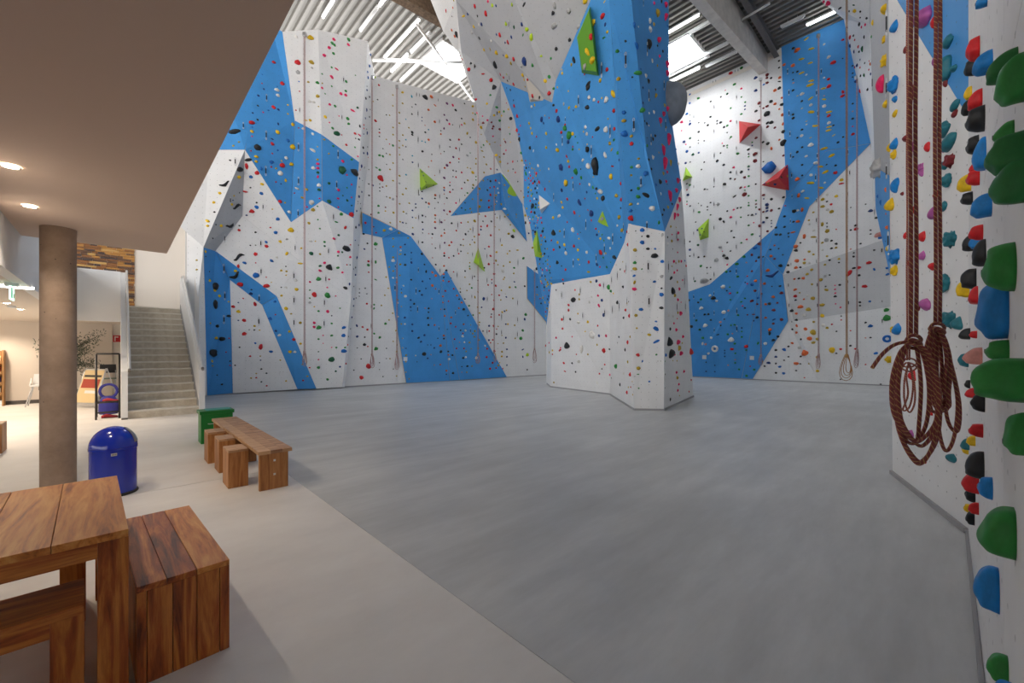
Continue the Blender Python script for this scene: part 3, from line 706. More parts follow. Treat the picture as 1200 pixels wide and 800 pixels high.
# block stools
def block(px, py, w, dp, h, lab, ang=0.0):
    o = FL(px, py); X_ = Matrix.Rotation(ang, 3, 'Z') @ VB; Y_ = Matrix.Rotation(ang, 3, 'Z') @ VA
    r_ = empty('block_stool', o+X_*w/2+Y_*dp/2, lab, 'stool')
    boxobj('side_board', o, X_*w, Y_*.03, UP*(h-.028), 'pine_Z', r_, .003); boxobj('side_board', o+Y_*(dp-.03), X_*w, Y_*.03, UP*(h-.028), 'pine_Z', r_, .003)
    boxobj('side_board', o+Y_*.031, X_*.03, Y_*(dp-.062), UP*(h-.028), 'pine_Z', r_, .003); boxobj('side_board', o+Y_*.031+X_*(w-.03), X_*.03, Y_*(dp-.062), UP*(h-.028), 'pine_Z', r_, .003)
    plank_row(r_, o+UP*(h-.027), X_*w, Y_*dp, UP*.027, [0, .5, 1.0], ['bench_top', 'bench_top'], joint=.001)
block(267.4, 572.8, .20, .34, .44, 'square wooden block stool standing beside the end board with two bolts')
block(256.6, 554.5, .18, .34, .44, 'square wooden block stool wedged in the middle between two others')
block(243.6, 543.5, .21, .34, .44, 'square wooden block stool beside the green box')
# green box
o = FL(235.5, 520.5); gw, gd, gh = .46, .34, .56
gb = empty('green_box', o+VB*gw/2+VA*gd/2, 'dark green box with a lid at the far end of the long bench', 'box')
boxobj('body', o, VB*gw, VA*gd, UP*(gh-.06), 'green_paint', gb, .006)
ld = boxobj('lid', o-VB*.02-VA*.02+UP*(gh-.058), VB*(gw+.04), VA*(gd+.04), UP*.058, 'green_paint', gb, .008)
boxobj('pad', o+VB*.08+VA*.05+UP*gh, VB*(gw-.1), VA*(gd-.08), UP*.012, 'teal_paint', ld, .004)['label'] = 'teal pad on the lid'
bm = bmesh.new(); hp = o+VB*.1-VA*.01+UP*.34
tube(bm, catmull([hp, hp-VA*.025+VB*.015, hp-VA*.025+VB*.07, hp+VB*.085], 4), .008, 8); add('handle', bm, 'steel', gb)
# push bin
bc = P(133, 500, 4.66); bc.z = 0
bn = empty('waste_bin', bc, 'glossy blue dome-topped waste bin beside the concrete column', 'waste bin')
bm = bmesh.new(); lathe(bm, bc, [(0, 0), (.205, 0), (.212, .012), (.205, .03), (.0, .03)], 40); add('base_ring', bm, 'rubber', bn)
bm = bmesh.new(); lathe(bm, bc, [(0, .03), (.198, .03), (.198, .50), (.204, .505), (.204, .528), (0, .528)], 48); add('body', bm, 'blue_enamel', bn, smooth=True)
bm = bmesh.new(); pr = [(.203*math.cos(t), .53+.225*math.sin(t)) for t in [k*math.pi/2/12 for k in range(12)]]+[(0, .755)]
lathe(bm, bc, pr, 48); dm = add('dome', bm, 'blue_enamel', bn, smooth=True)
# push flap on the dome's right side
bm = bmesh.new(); grid = []
fdir = math.atan2(VB.y, VB.x)
for i in range(9):
    el = math.radians(10+i*6.5); row = []
    for j in range(9):
        az = fdir+math.radians(-32+8*j); R_ = .2075; row.append(bm.verts.new(bc+Vector((R_*math.cos(el)*math.cos(az), R_*math.cos(el)*math.sin(az), .53+.23*math.sin(el)))))
    grid.append(row)
for i in range(8):
    for j in range(8): bm.faces.new((grid[i][j], grid[i][j+1], grid[i+1][j+1], grid[i+1][j]))
bmesh.ops.solidify(bm, geom=bm.faces[:], thickness=.004)
add('push_flap', bm, 'steel', dm, smooth='full')
bm = bmesh.new(); az0 = math.atan2(-bc.y, -bc.x)+.02
for k in range(7):
    pass
pts = [bc+Vector((.2005*math.cos(az0+t), .2005*math.sin(az0+t), 0)) for t in [-.12+.04*k for k in range(7)]]
for p0, p1 in zip(pts, pts[1:]): 
    v = [bm.verts.new(x) for x in (p0+UP*.455, p1+UP*.455, p1+UP*.483, p0+UP*.483)]; bm.faces.new(v)
bmesh.ops.remove_doubles(bm, verts=bm.verts, dist=1e-5)
lbp = add('name_plate', bm, 'steel_light', bn)
bm = bmesh.new()
for k, t in enumerate([-.085, -.055, -.03, 0.0, .03, .06, .085]):
    p0 = bc+Vector((.2018*math.cos(az0+t), .2018*math.sin(az0+t), .461)); tt_ = Vector((-math.sin(az0+t), math.cos(az0+t), 0))
    v = [bm.verts.new(x) for x in (p0, p0+tt_*.0035, p0+tt_*.0035+UP*.016, p0+UP*.016)]; bm.faces.new(v)
o_ = add('lettering', bm, 'print_dark', lbp); o_['kind'] = 'stuff'

# ================================================================== LOBBY THINGS
def LB(px, py, z=0.0): return FL(px, py, z)
# wooden brochure shelf
o = W(WA-.42, -3.15, 0); shb = o
p = FL(8.5, 474); ash = WA-.40; bsh = p.dot(VB)-.02
sh = empty('brochure_rack', W(ash, bsh-.4, 0), 'light brown wooden brochure rack with tilted shelves against the lobby wall', 'rack')
boxobj('side_board', W(ash, bsh-.03, 0), VA*.3, VB*.03, UP*1.62, 'shelf_wood', sh); boxobj('side_board', W(ash, bsh-.9, 0), VA*.3, VB*.03, UP*1.62, 'shelf_wood', sh)
boxobj('back_board', W(ash+.28, bsh-.87, 0), VA*.02, VB*.84, UP*1.6, 'shelf_wood', sh)
for k, z in enumerate((.32, .62, .93, 1.24)):
    boxobj('shelf', W(ash-.05, bsh-.87, z), VA*.32+UP*-.10, VB*.84, UP*.02, 'shelf_wood', sh); boxobj('lip', W(ash-.06, bsh-.87, z-.0), VA*.02, VB*.84, UP*.08, 'shelf_wood', sh)
    for m in range(3):
        bx = bsh-.22-.26*m
        tag(boxobj('brochure', W(ash+.04, bx, z+.0), VA*.05+UP*.02, VB*.15, UP*.2+VA*.1, ('paper_white', 'bag_blue', 'print_red', 'paper_yellow')[(k+m) % 4]), 'thin paper brochure standing in the wooden rack', 'brochure', 'brochures in the wooden rack')
boxobj('plinth', W(ash, bsh-.87, 0), VA*.28, VB*.84, UP*.16, 'white_paint', sh)
# stool corner at the picture's left edge
p = FL(2.2, 531); r_ = empty('wooden_cube', p-VB*.2+VA*.2, 'plain wooden cube seat standing alone on the lobby floor', 'stool')
for k in range(2): boxobj('side_board', p-VB*.4+VA*(.38*k), VB*.4, VA*.02, UP*.44, 'pine_Z', r_)
for k in range(2): boxobj('side_board', p-VB*(.4-.38*k)+VA*.021, VB*.02, VA*.358, UP*.44, 'pine_Z', r_)
boxobj('top_board', p-VB*.4+UP*.441, VB*.4, VA*.4, UP*.02, 'bench_top', r_)
# child's high chair
p = FL(46, 476); hc = empty('high_chair', p, "child's white high chair with slanting steel legs by the lobby wall", 'chair')
for sx, sy in ((-1, -1), (1, -1), (-1, 1), (1, 1)):
    bm = bmesh.new(); tube(bm, [p+VB*.26*sx+VA*.26*sy+VA*.2, p+VB*.14*sx+VA*.14*sy+VA*.2+UP*.56], .014, 8); add('leg', bm, 'steel', hc)
bm = bmesh.new(); obox(bm, p+VA*.02-VB*.19+UP*.56, VB*.38, VA*.36, UP*.05, 0, .02); add('seat', bm, 'white_paint', hc)
bm = bmesh.new(); pts = [p+VA*.36-VB*.17+UP*.61, p+VA*.36+VB*.17+UP*.61, p+VA*.44+VB*.14+UP*.92, p+VA*.44-VB*.14+UP*.92]; prism(bm, pts, VA*.03); add('backrest', bm, 'white_paint', hc)
for sx in (-1, 1):
    bm = bmesh.new(); pts = [p+VA*.04+VB*.18*sx+UP*.61, p+VA*.38+VB*.18*sx+UP*.61, p+VA*.40+VB*.18*sx+UP*.80, p+VA*.30+VB*.18*sx+UP*.72]; prism(bm, pts, VB*.02*sx); add('armrest', bm, 'white_paint', hc)
bm = bmesh.new(); tube(bm, [p+VA*.02+UP*.58, p+VA*.01+UP*.47], .016, 6); add('strap', bm, 'rubber', hc)
# olive tree
tp = W(18.45, -1.02, 0)
tr = empty('olive_tree', tp, 'loose grey-green leafy tree against the lobby wall', 'tree')
bm = bmesh.new(); lathe(bm, tp, [(0, 0), (.16, 0), (.22, .38), (.23, .42), (.19, .42), (.18, .36), (0, .36)], 24); add('pot', bm, 'ceramic', tr)
rr = random.Random(11); bm = bmesh.new(); tips = []
tube(bm, catmull([tp+UP*.34, tp+UP*.8+VB*.05, tp+UP*1.25-VB*.02, tp+UP*1.55+VB*.04], 4), [.035]*5+[.03]*4+[.024]*4, 8)
for k in range(24):
    st = tp+UP*rr.uniform(1.0, 1.6); an = rr.uniform(0, 6.28); ln = rr.uniform(.3, .72)
    dr = VB*math.cos(an)*.95+VA*math.sin(an)*.35+UP*rr.uniform(.1, 1.1)
    pts = catmull([st, st+dr*ln*.4+UP*.04, st+dr*ln*.75, st+dr*ln-UP*.03], 3); tube(bm, pts, [.013]*3+[.009]*3+[.006]*4, 5); tips += pts[3:]
add('branches', bm, 'bark', tr)
bm = bmesh.new()
for k in range(1900):
    c_ = rr.choice(tips)+Vector((rr.gauss(0, .11), rr.gauss(0, .11), rr.gauss(0, .10)))
    if c_.z > 2.44: continue
    dr = Vector((rr.gauss(0, 1), rr.gauss(0, 1), rr.gauss(.2, 1))).normalized(); sd = dr.orthogonal().normalized(); L_ = rr.uniform(.055, .10)
    v = [bm.verts.new(x) for x in (c_, c_+dr*L_*.5+sd*.014, c_+dr*L_, c_+dr*L_*.5-sd*.014)]; bm.faces.new(v)
o_ = add('leaves', bm, 'leaf', tr); o_['kind'] = 'stuff'
# A-board with a poster
pl0 = FL(86, 477); pr0 = FL(111, 478)
X_ = (pr0-pl0); X_.z = 0; wA = X_.length; X_.normalize(); Y_ = Vector((-X_.y, X_.x, 0))
ab = empty('poster_stand', pl0+X_*wA/2, 'aluminium A-frame stand with a yellow poster in front of the olive tree', 'sign')
fr_ = bmesh.new(); hgt = 1.08; back = Y_*.28
prism(fr_, [pl0+UP*.1, pl0+X_*wA+UP*.1, pl0+X_*wA+UP*hgt+back, pl0+UP*hgt+back], Y_*.02); pnl = add('board', fr_, 'steel', ab)
nb = (UP*(hgt-.1)+back).normalized(); nf = X_.cross(nb).normalized()
if nf.dot(Y_) > 0: nf = -nf
def onboard(u, v, k=.004): return pl0+X_*wA*u+UP*.1+(UP*(hgt-.1)+back)*v+nf*k
def bq(u0, u1, v0, v1, k): 
    bm = bmesh.new(); prism(bm, [onboard(u0, v0, k), onboard(u1, v0, k), onboard(u1, v1, k), onboard(u0, v1, k)], nf*-.002); return bm
ps = add('poster', bq(.04, .96, .04, .96, .006), 'paper_yellow', pnl)
add('picture', bq(.1, .9, .45, .70, .009), 'print_red', pnl); add('headline', bq(.1, .9, .76, .82, .009), 'print_dark', pnl); add('text_block', bq(.35, .9, .30, .38, .009), 'paper_white', pnl)
for sx in (0.0, wA-.03):
    bm = bmesh.new(); tube(bm, [pl0+X_*(sx+.015)+Y_*.62, pl0+X_*(sx+.015)+Y_*.3+UP*1.1], .014, 6); add('leg', bm, 'steel', ab)
    bm = bmesh.new(); tube(bm, [pl0+X_*(sx+.015), pl0+X_*(sx+.015)+Y_*.28+UP*1.1], .014, 6); add('leg', bm, 'steel', ab)
# black open frame stand at the stair foot
q0_ = FL(112.5, 492); X_ = VB; Y_ = VA; wF = .03-q0_.dot(VB)
fs = empty('frame_stand', q0_+X_*wF/2, 'black open metal frame stand at the foot of the stairs', 'stand')
hF = 1.53
for u in (0.0, wF):
    bm = bmesh.new(); tube(bm, [q0_+X_*u, q0_+X_*u+Y_*.12+UP*hF], .022, 6); add('post', bm, 'black_frame', fs)
    bm = bmesh.new(); tube(bm, [q0_+X_*u+Y_*.55, q0_+X_*u+Y_*.14+UP*hF], .018, 6); add('post', bm, 'black_frame', fs)
for z, yy in ((hF, .12), (.16, .012), (.40, .03)):
    bm = bmesh.new(); tube(bm, [q0_+Y_*yy+UP*z, q0_+X_*wF+Y_*yy+UP*z], .02, 6); add('crossbar', bm, 'black_frame', fs)
for u in (0.03, wF-.03):
    bm = bmesh.new(); tube(bm, [q0_+X_*u+Y_*.03+UP*.38, q0_+X_*u+Y_*.46+UP*.38], .014, 6); add('crossbar', bm, 'black_frame', fs)
bm = bmesh.new(); obox(bm, q0_+X_*.02+Y_*.05+UP*.37, X_*(wF-.04), Y_*.38, UP*.015); add('shelf', bm, 'black_frame', fs)
# shoes and bag around the stand
def shoe(c_, dr, col, lab, grp):
    sd = Vector((-dr.y, dr.x, 0)); bm = bmesh.new(); secs = []
    for t, w, h in ((0, .025, .06), (.06, .034, .085), (.12, .034, .075), (.18, .042, .05), (.24, .04, .038), (.275, .02, .02)):
        secs.append([bm.verts.new(c_+dr*t+sd*(w*math.cos(k*math.pi/4))+UP*(h*.5+h*.5*math.sin(k*math.pi/4))) for k in range(8)])
    for s0_, s1_ in zip(secs, secs[1:]):
        for k in range(8): bm.faces.new((s0_[k], s0_[(k+1) % 8], s1_[(k+1) % 8], s1_[k]))
    bm.faces.new(secs[0][::-1]); bm.faces.new(secs[-1]); bmesh.ops.recalc_face_normals(bm, faces=bm.faces)
    r_ = empty('climbing_shoe', c_+dr*.14, lab, 'shoe', grp); add('upper', bm, col, r_, smooth='full')
    bm = bmesh.new(); prism(bm, [c_+sd*.03, c_+dr*.1+sd*.036, c_+dr*.2+sd*.044, c_+dr*.285, c_+dr*.2-sd*.044, c_+dr*.1-sd*.036, c_-sd*.03], UP*.012); add('sole', bm, 'rubber', r_)
shoe(q0_+X_*.10+Y_*.14+UP*.386, X_, 'bag_red', 'red climbing shoe on the shelf of the black frame stand', 'red climbing shoes')
shoe(q0_+X_*.12+Y_*.28+UP*.386, X_, 'bag_red', 'red climbing shoe on the shelf of the black frame stand', 'red climbing shoes')
shoe(q0_+X_*.08+Y_*.25, X_, 'bag_red', 'red climbing shoe on the floor under the black frame stand', 'red climbing shoes on the floor')
shoe(q0_+X_*.10+Y_*.38, X_, 'bag_red', 'red climbing shoe on the floor under the black frame stand', 'red climbing shoes on the floor')
bgp = W(14.75, -.17, 0)
bg_ = empty('rope_bag', bgp, 'dark blue rope bag with a round loop behind the black frame stand', 'bag')
bm = bmesh.new(); lathe(bm, bgp, [(0, 0), (.17, .0), (.19, .08), (.18, .3), (.13, .42), (.1, .45), (0, .45)], 20); add('body', bm, 'bag_blue', bg_)
bm = bmesh.new(); tube(bm, catmull([bgp+UP*.58+X_*(.16*math.cos(t))+UP*.17*math.sin(t) for t in [k*math.pi/5 for k in range(10)]], 3, True)+[bgp+UP*.58+X_*.16], .03, 8); add('loop', bm, 'bag_blue', bg_)
stp = W(17.75, -.22, 0)
ch = empty('cafe_chair', stp, 'small dark chair standing behind the black frame stand', 'chair')
for sx, sy in ((-1, -1), (1, -1), (-1, 1), (1, 1)):
    bm = bmesh.new(); tube(bm, [stp+X_*.2*sx+Y_*.2*sy, stp+X_*.16*sx+Y_*.16*sy+UP*.74], .013, 6); add('leg', bm, 'steel', ch)
bm = bmesh.new(); obox(bm, stp-X_*.19-Y_*.19+UP*.74, X_*.38, Y_*.38, UP*.03, 0, .008); add('seat', bm, 'ceramic', ch)
bm = bmesh.new(); prism(bm, [stp-X_*.19+Y_*.19+UP*.92, stp+X_*.19+Y_*.19+UP*.92, stp+X_*.18+Y_*.24+UP*1.18, stp-X_*.18+Y_*.24+UP*1.18], Y_*.02); add('backrest', bm, 'black', ch)
for sx in (-1, 1):
    bm = bmesh.new(); tube(bm, [stp+X_*.17*sx+Y_*.18+UP*.77, stp+X_*.17*sx+Y_*.21+UP*1.0], .012, 6); add('back_post', bm, 'steel', ch)
# red wall sign with a white pictogram
sp = on_a(132.5, 397, WA-.06); X_ = VB
rs = empty('wall_sign', sp, 'small red sign with a white pictogram on the lobby wall', 'sign')
boxobj('plate', sp-UP*.1, X_*.30, -VA*.015, UP*.22, 'sign_red', rs)
for (x0, x1, z0, z1) in ((.03, .06, -.07, .09), (.03, .13, .05, .08), (.18, .26, -.06, -.03), (.2, .24, -.03, .09)):
    boxobj('pictogram', sp+X_*x0-VA*.016+UP*z0, X_*(x1-x0), -VA*.003, UP*(z1-z0), 'paper_white', rs)
# exit sign below the gallery
ep = RZ(13.8, 331, 2.5)
es = empty('exit_sign', ep, 'hanging green and white emergency exit sign below the gallery', 'sign')
boxobj('mount', ep-VB*.06-VA*.04-UP*.05, VB*.12, VA*.08, UP*.05, 'steel', es)
pt = boxobj('panel', ep-VA*.13-VB*.008-UP*.23, VA*.26, VB*.016, UP*.18, 'exit_glow', es)
for (y0, y1, z0, z1) in ((-.11, -.02, -.21, -.07), (.05, .11, -.2, -.14)): boxobj('pictogram', ep+VA*y0+VB*.008+UP*z0, VA*(y1-y0), VB*.002, UP*(z1-z0), 'sign_green', pt)
for p in (RZ(8, 355, 2.5), RZ(24.5, 362.5, 2.5), W(18.2, -2.6, 2.5), W(17.9, -5.0, 2.5), W(13, -6, 2.5), W(16, -3.5, 2.5)):  # all after the first two are added out of view to brighten the lobby
    r_ = empty('downlight', p, 'small round downlight in the lobby ceiling below the gallery', 'lamp', 'downlights below the gallery')
    bm = bmesh.new(); lathe(bm, p, [(.06, -.003), (.06, -.01), (.045, -.01), (.045, -.003)], 20); add('ring', bm, 'steel', r_)
    bm = bmesh.new(); lathe(bm, p, [(0, -.001), (.044, -.001), (.044, -.006), (0, -.006)], 20); add('lens', bm, 'spot_light', r_); spot(p, r_, 60, 2.5)
sd_ = RZ(14, 358, 2.5); bm = bmesh.new(); lathe(bm, sd_, [(0, 0), (.06, 0), (.06, -.03), (.04, -.05), (0, -.05)][::-1], 20); tag(add('smoke_detector', bm, 'white_paint'), 'round smoke detector between the downlights below the gallery', 'detector')
c0_ = RZ(-8, 333, 2.5); c1_ = RZ(38, 337, 2.5)
bm = bmesh.new(); obox(bm, c0_-UP*.03, c1_-c0_, (c1_-c0_).cross(UP).normalized()*.1, UP*.028); tag(add('strip_lamp', bm, 'cove_light'), 'long bright strip lamp below the gallery beside the exit sign', 'lamp')

# ================================================================== CLIMBING HOLDS
BVH = BVHTree.FromPolygons(TRI_V, TRI_F)
def cast(px, py):
    d = ray(px, py); hit = BVH.ray_cast(UP*EYE, d.normalized(), 90)
    if hit[0] is None: return None
    p, n, i, _ = hit
    if n.dot(d) > 0: n = -n
    return p, n, PANELS[TRI_P[i]], (p-UP*EYE).dot(FWD)
def frame(n, up=UP):
    x = up.cross(n)
    if x.length < .05: x = VB.copy()
    x.normalize(); return x, n.cross(x), n
def hold_shape(kind, sub, seed):
    """unit hold: wall plane z = 0, up = +y, about 1 across"""
    rr = random.Random(seed); bm = bmesh.new(); bmesh.ops.create_icosphere(bm, subdivisions=sub, radius=1.0)
    bmesh.ops.bisect_plane(bm, geom=bm.verts[:]+bm.edges[:]+bm.faces[:], plane_co=(0, 0, -.12), plane_no=(0, 0, -1), clear_outer=True)
    ph = [rr.uniform(0, 6.28) for _ in range(8)]
    for v in bm.verts:
        x, y, z = v.co
        z = max(z, 0); a_ = math.atan2(y, x); wob = 1+.10*math.sin(2*a_+ph[0])+.07*math.sin(3*a_+ph[1])+.05*math.sin(5*a_+ph[2])
        if kind == 'round': x, y, z = x*.5*wob, y*.5*wob, z*.42
        elif kind == 'jug':
            z = z*(.50+.22*y); x, y = x*.55*wob, y*.42*wob
            if y > .05: z -= .16*math.exp(-((x*3)**2))*max(0, y)*2
        elif kind == 'crimp': x, y, z = x*.62*wob, y*.25*wob, z*.26*(1+.35*y)
        elif kind == 'pinch': x, y, z = x*.30*wob, y*.60*wob, z*.36*(1+.2*math.sin(3*y))
        elif kind == 'wedge':
            s_ = .55-.30*y; x, y, z = x*s_*wob, y*.5, z*(.46-.2*y)
        elif kind == 'rock':
            b_ = 1+.22*math.sin(5*x+ph[3])*math.sin(6*y+ph[4])+.15*math.sin(9*z+ph[5]); x, y, z = x*.5*b_, y*.48*b_, z*.45*b_
        elif kind == 'dragon':
            t = x; x, y, z = x*.68, y*.17+.16*math.sin(3.2*t+ph[0])+.1*t, z*.26*(1+.5*math.sin(7*t+ph[1]))
        elif kind == 'ring':
            pass
        v.co = (x, y, z)
    return bm
KINDS = ['round', 'jug', 'crimp', 'pinch', 'wedge', 'rock']
HM = {}
def hold_mesh(kind, var, big=False):
    key = (kind, var, big)
    if key not in HM:
        if kind == 'ring':
            bm = bmesh.new(); pts = [Vector((.36*math.cos(t), .36*math.sin(t), .13)) for t in [k*math.pi/8 for k in range(17)]]
            tube(bm, pts, .16, 8, caps=False)
        else: bm = hold_shape(kind, 3 if big else 2, hash((kind, var)) % 1 + var*13+len(kind))
        me = bpy.data.meshes.new('climbing_hold'); bm.to_mesh(me); bm.free(); me.materials.append(MATS['hold_k']); me.shade_smooth(); HM[key] = me
    return HM[key]
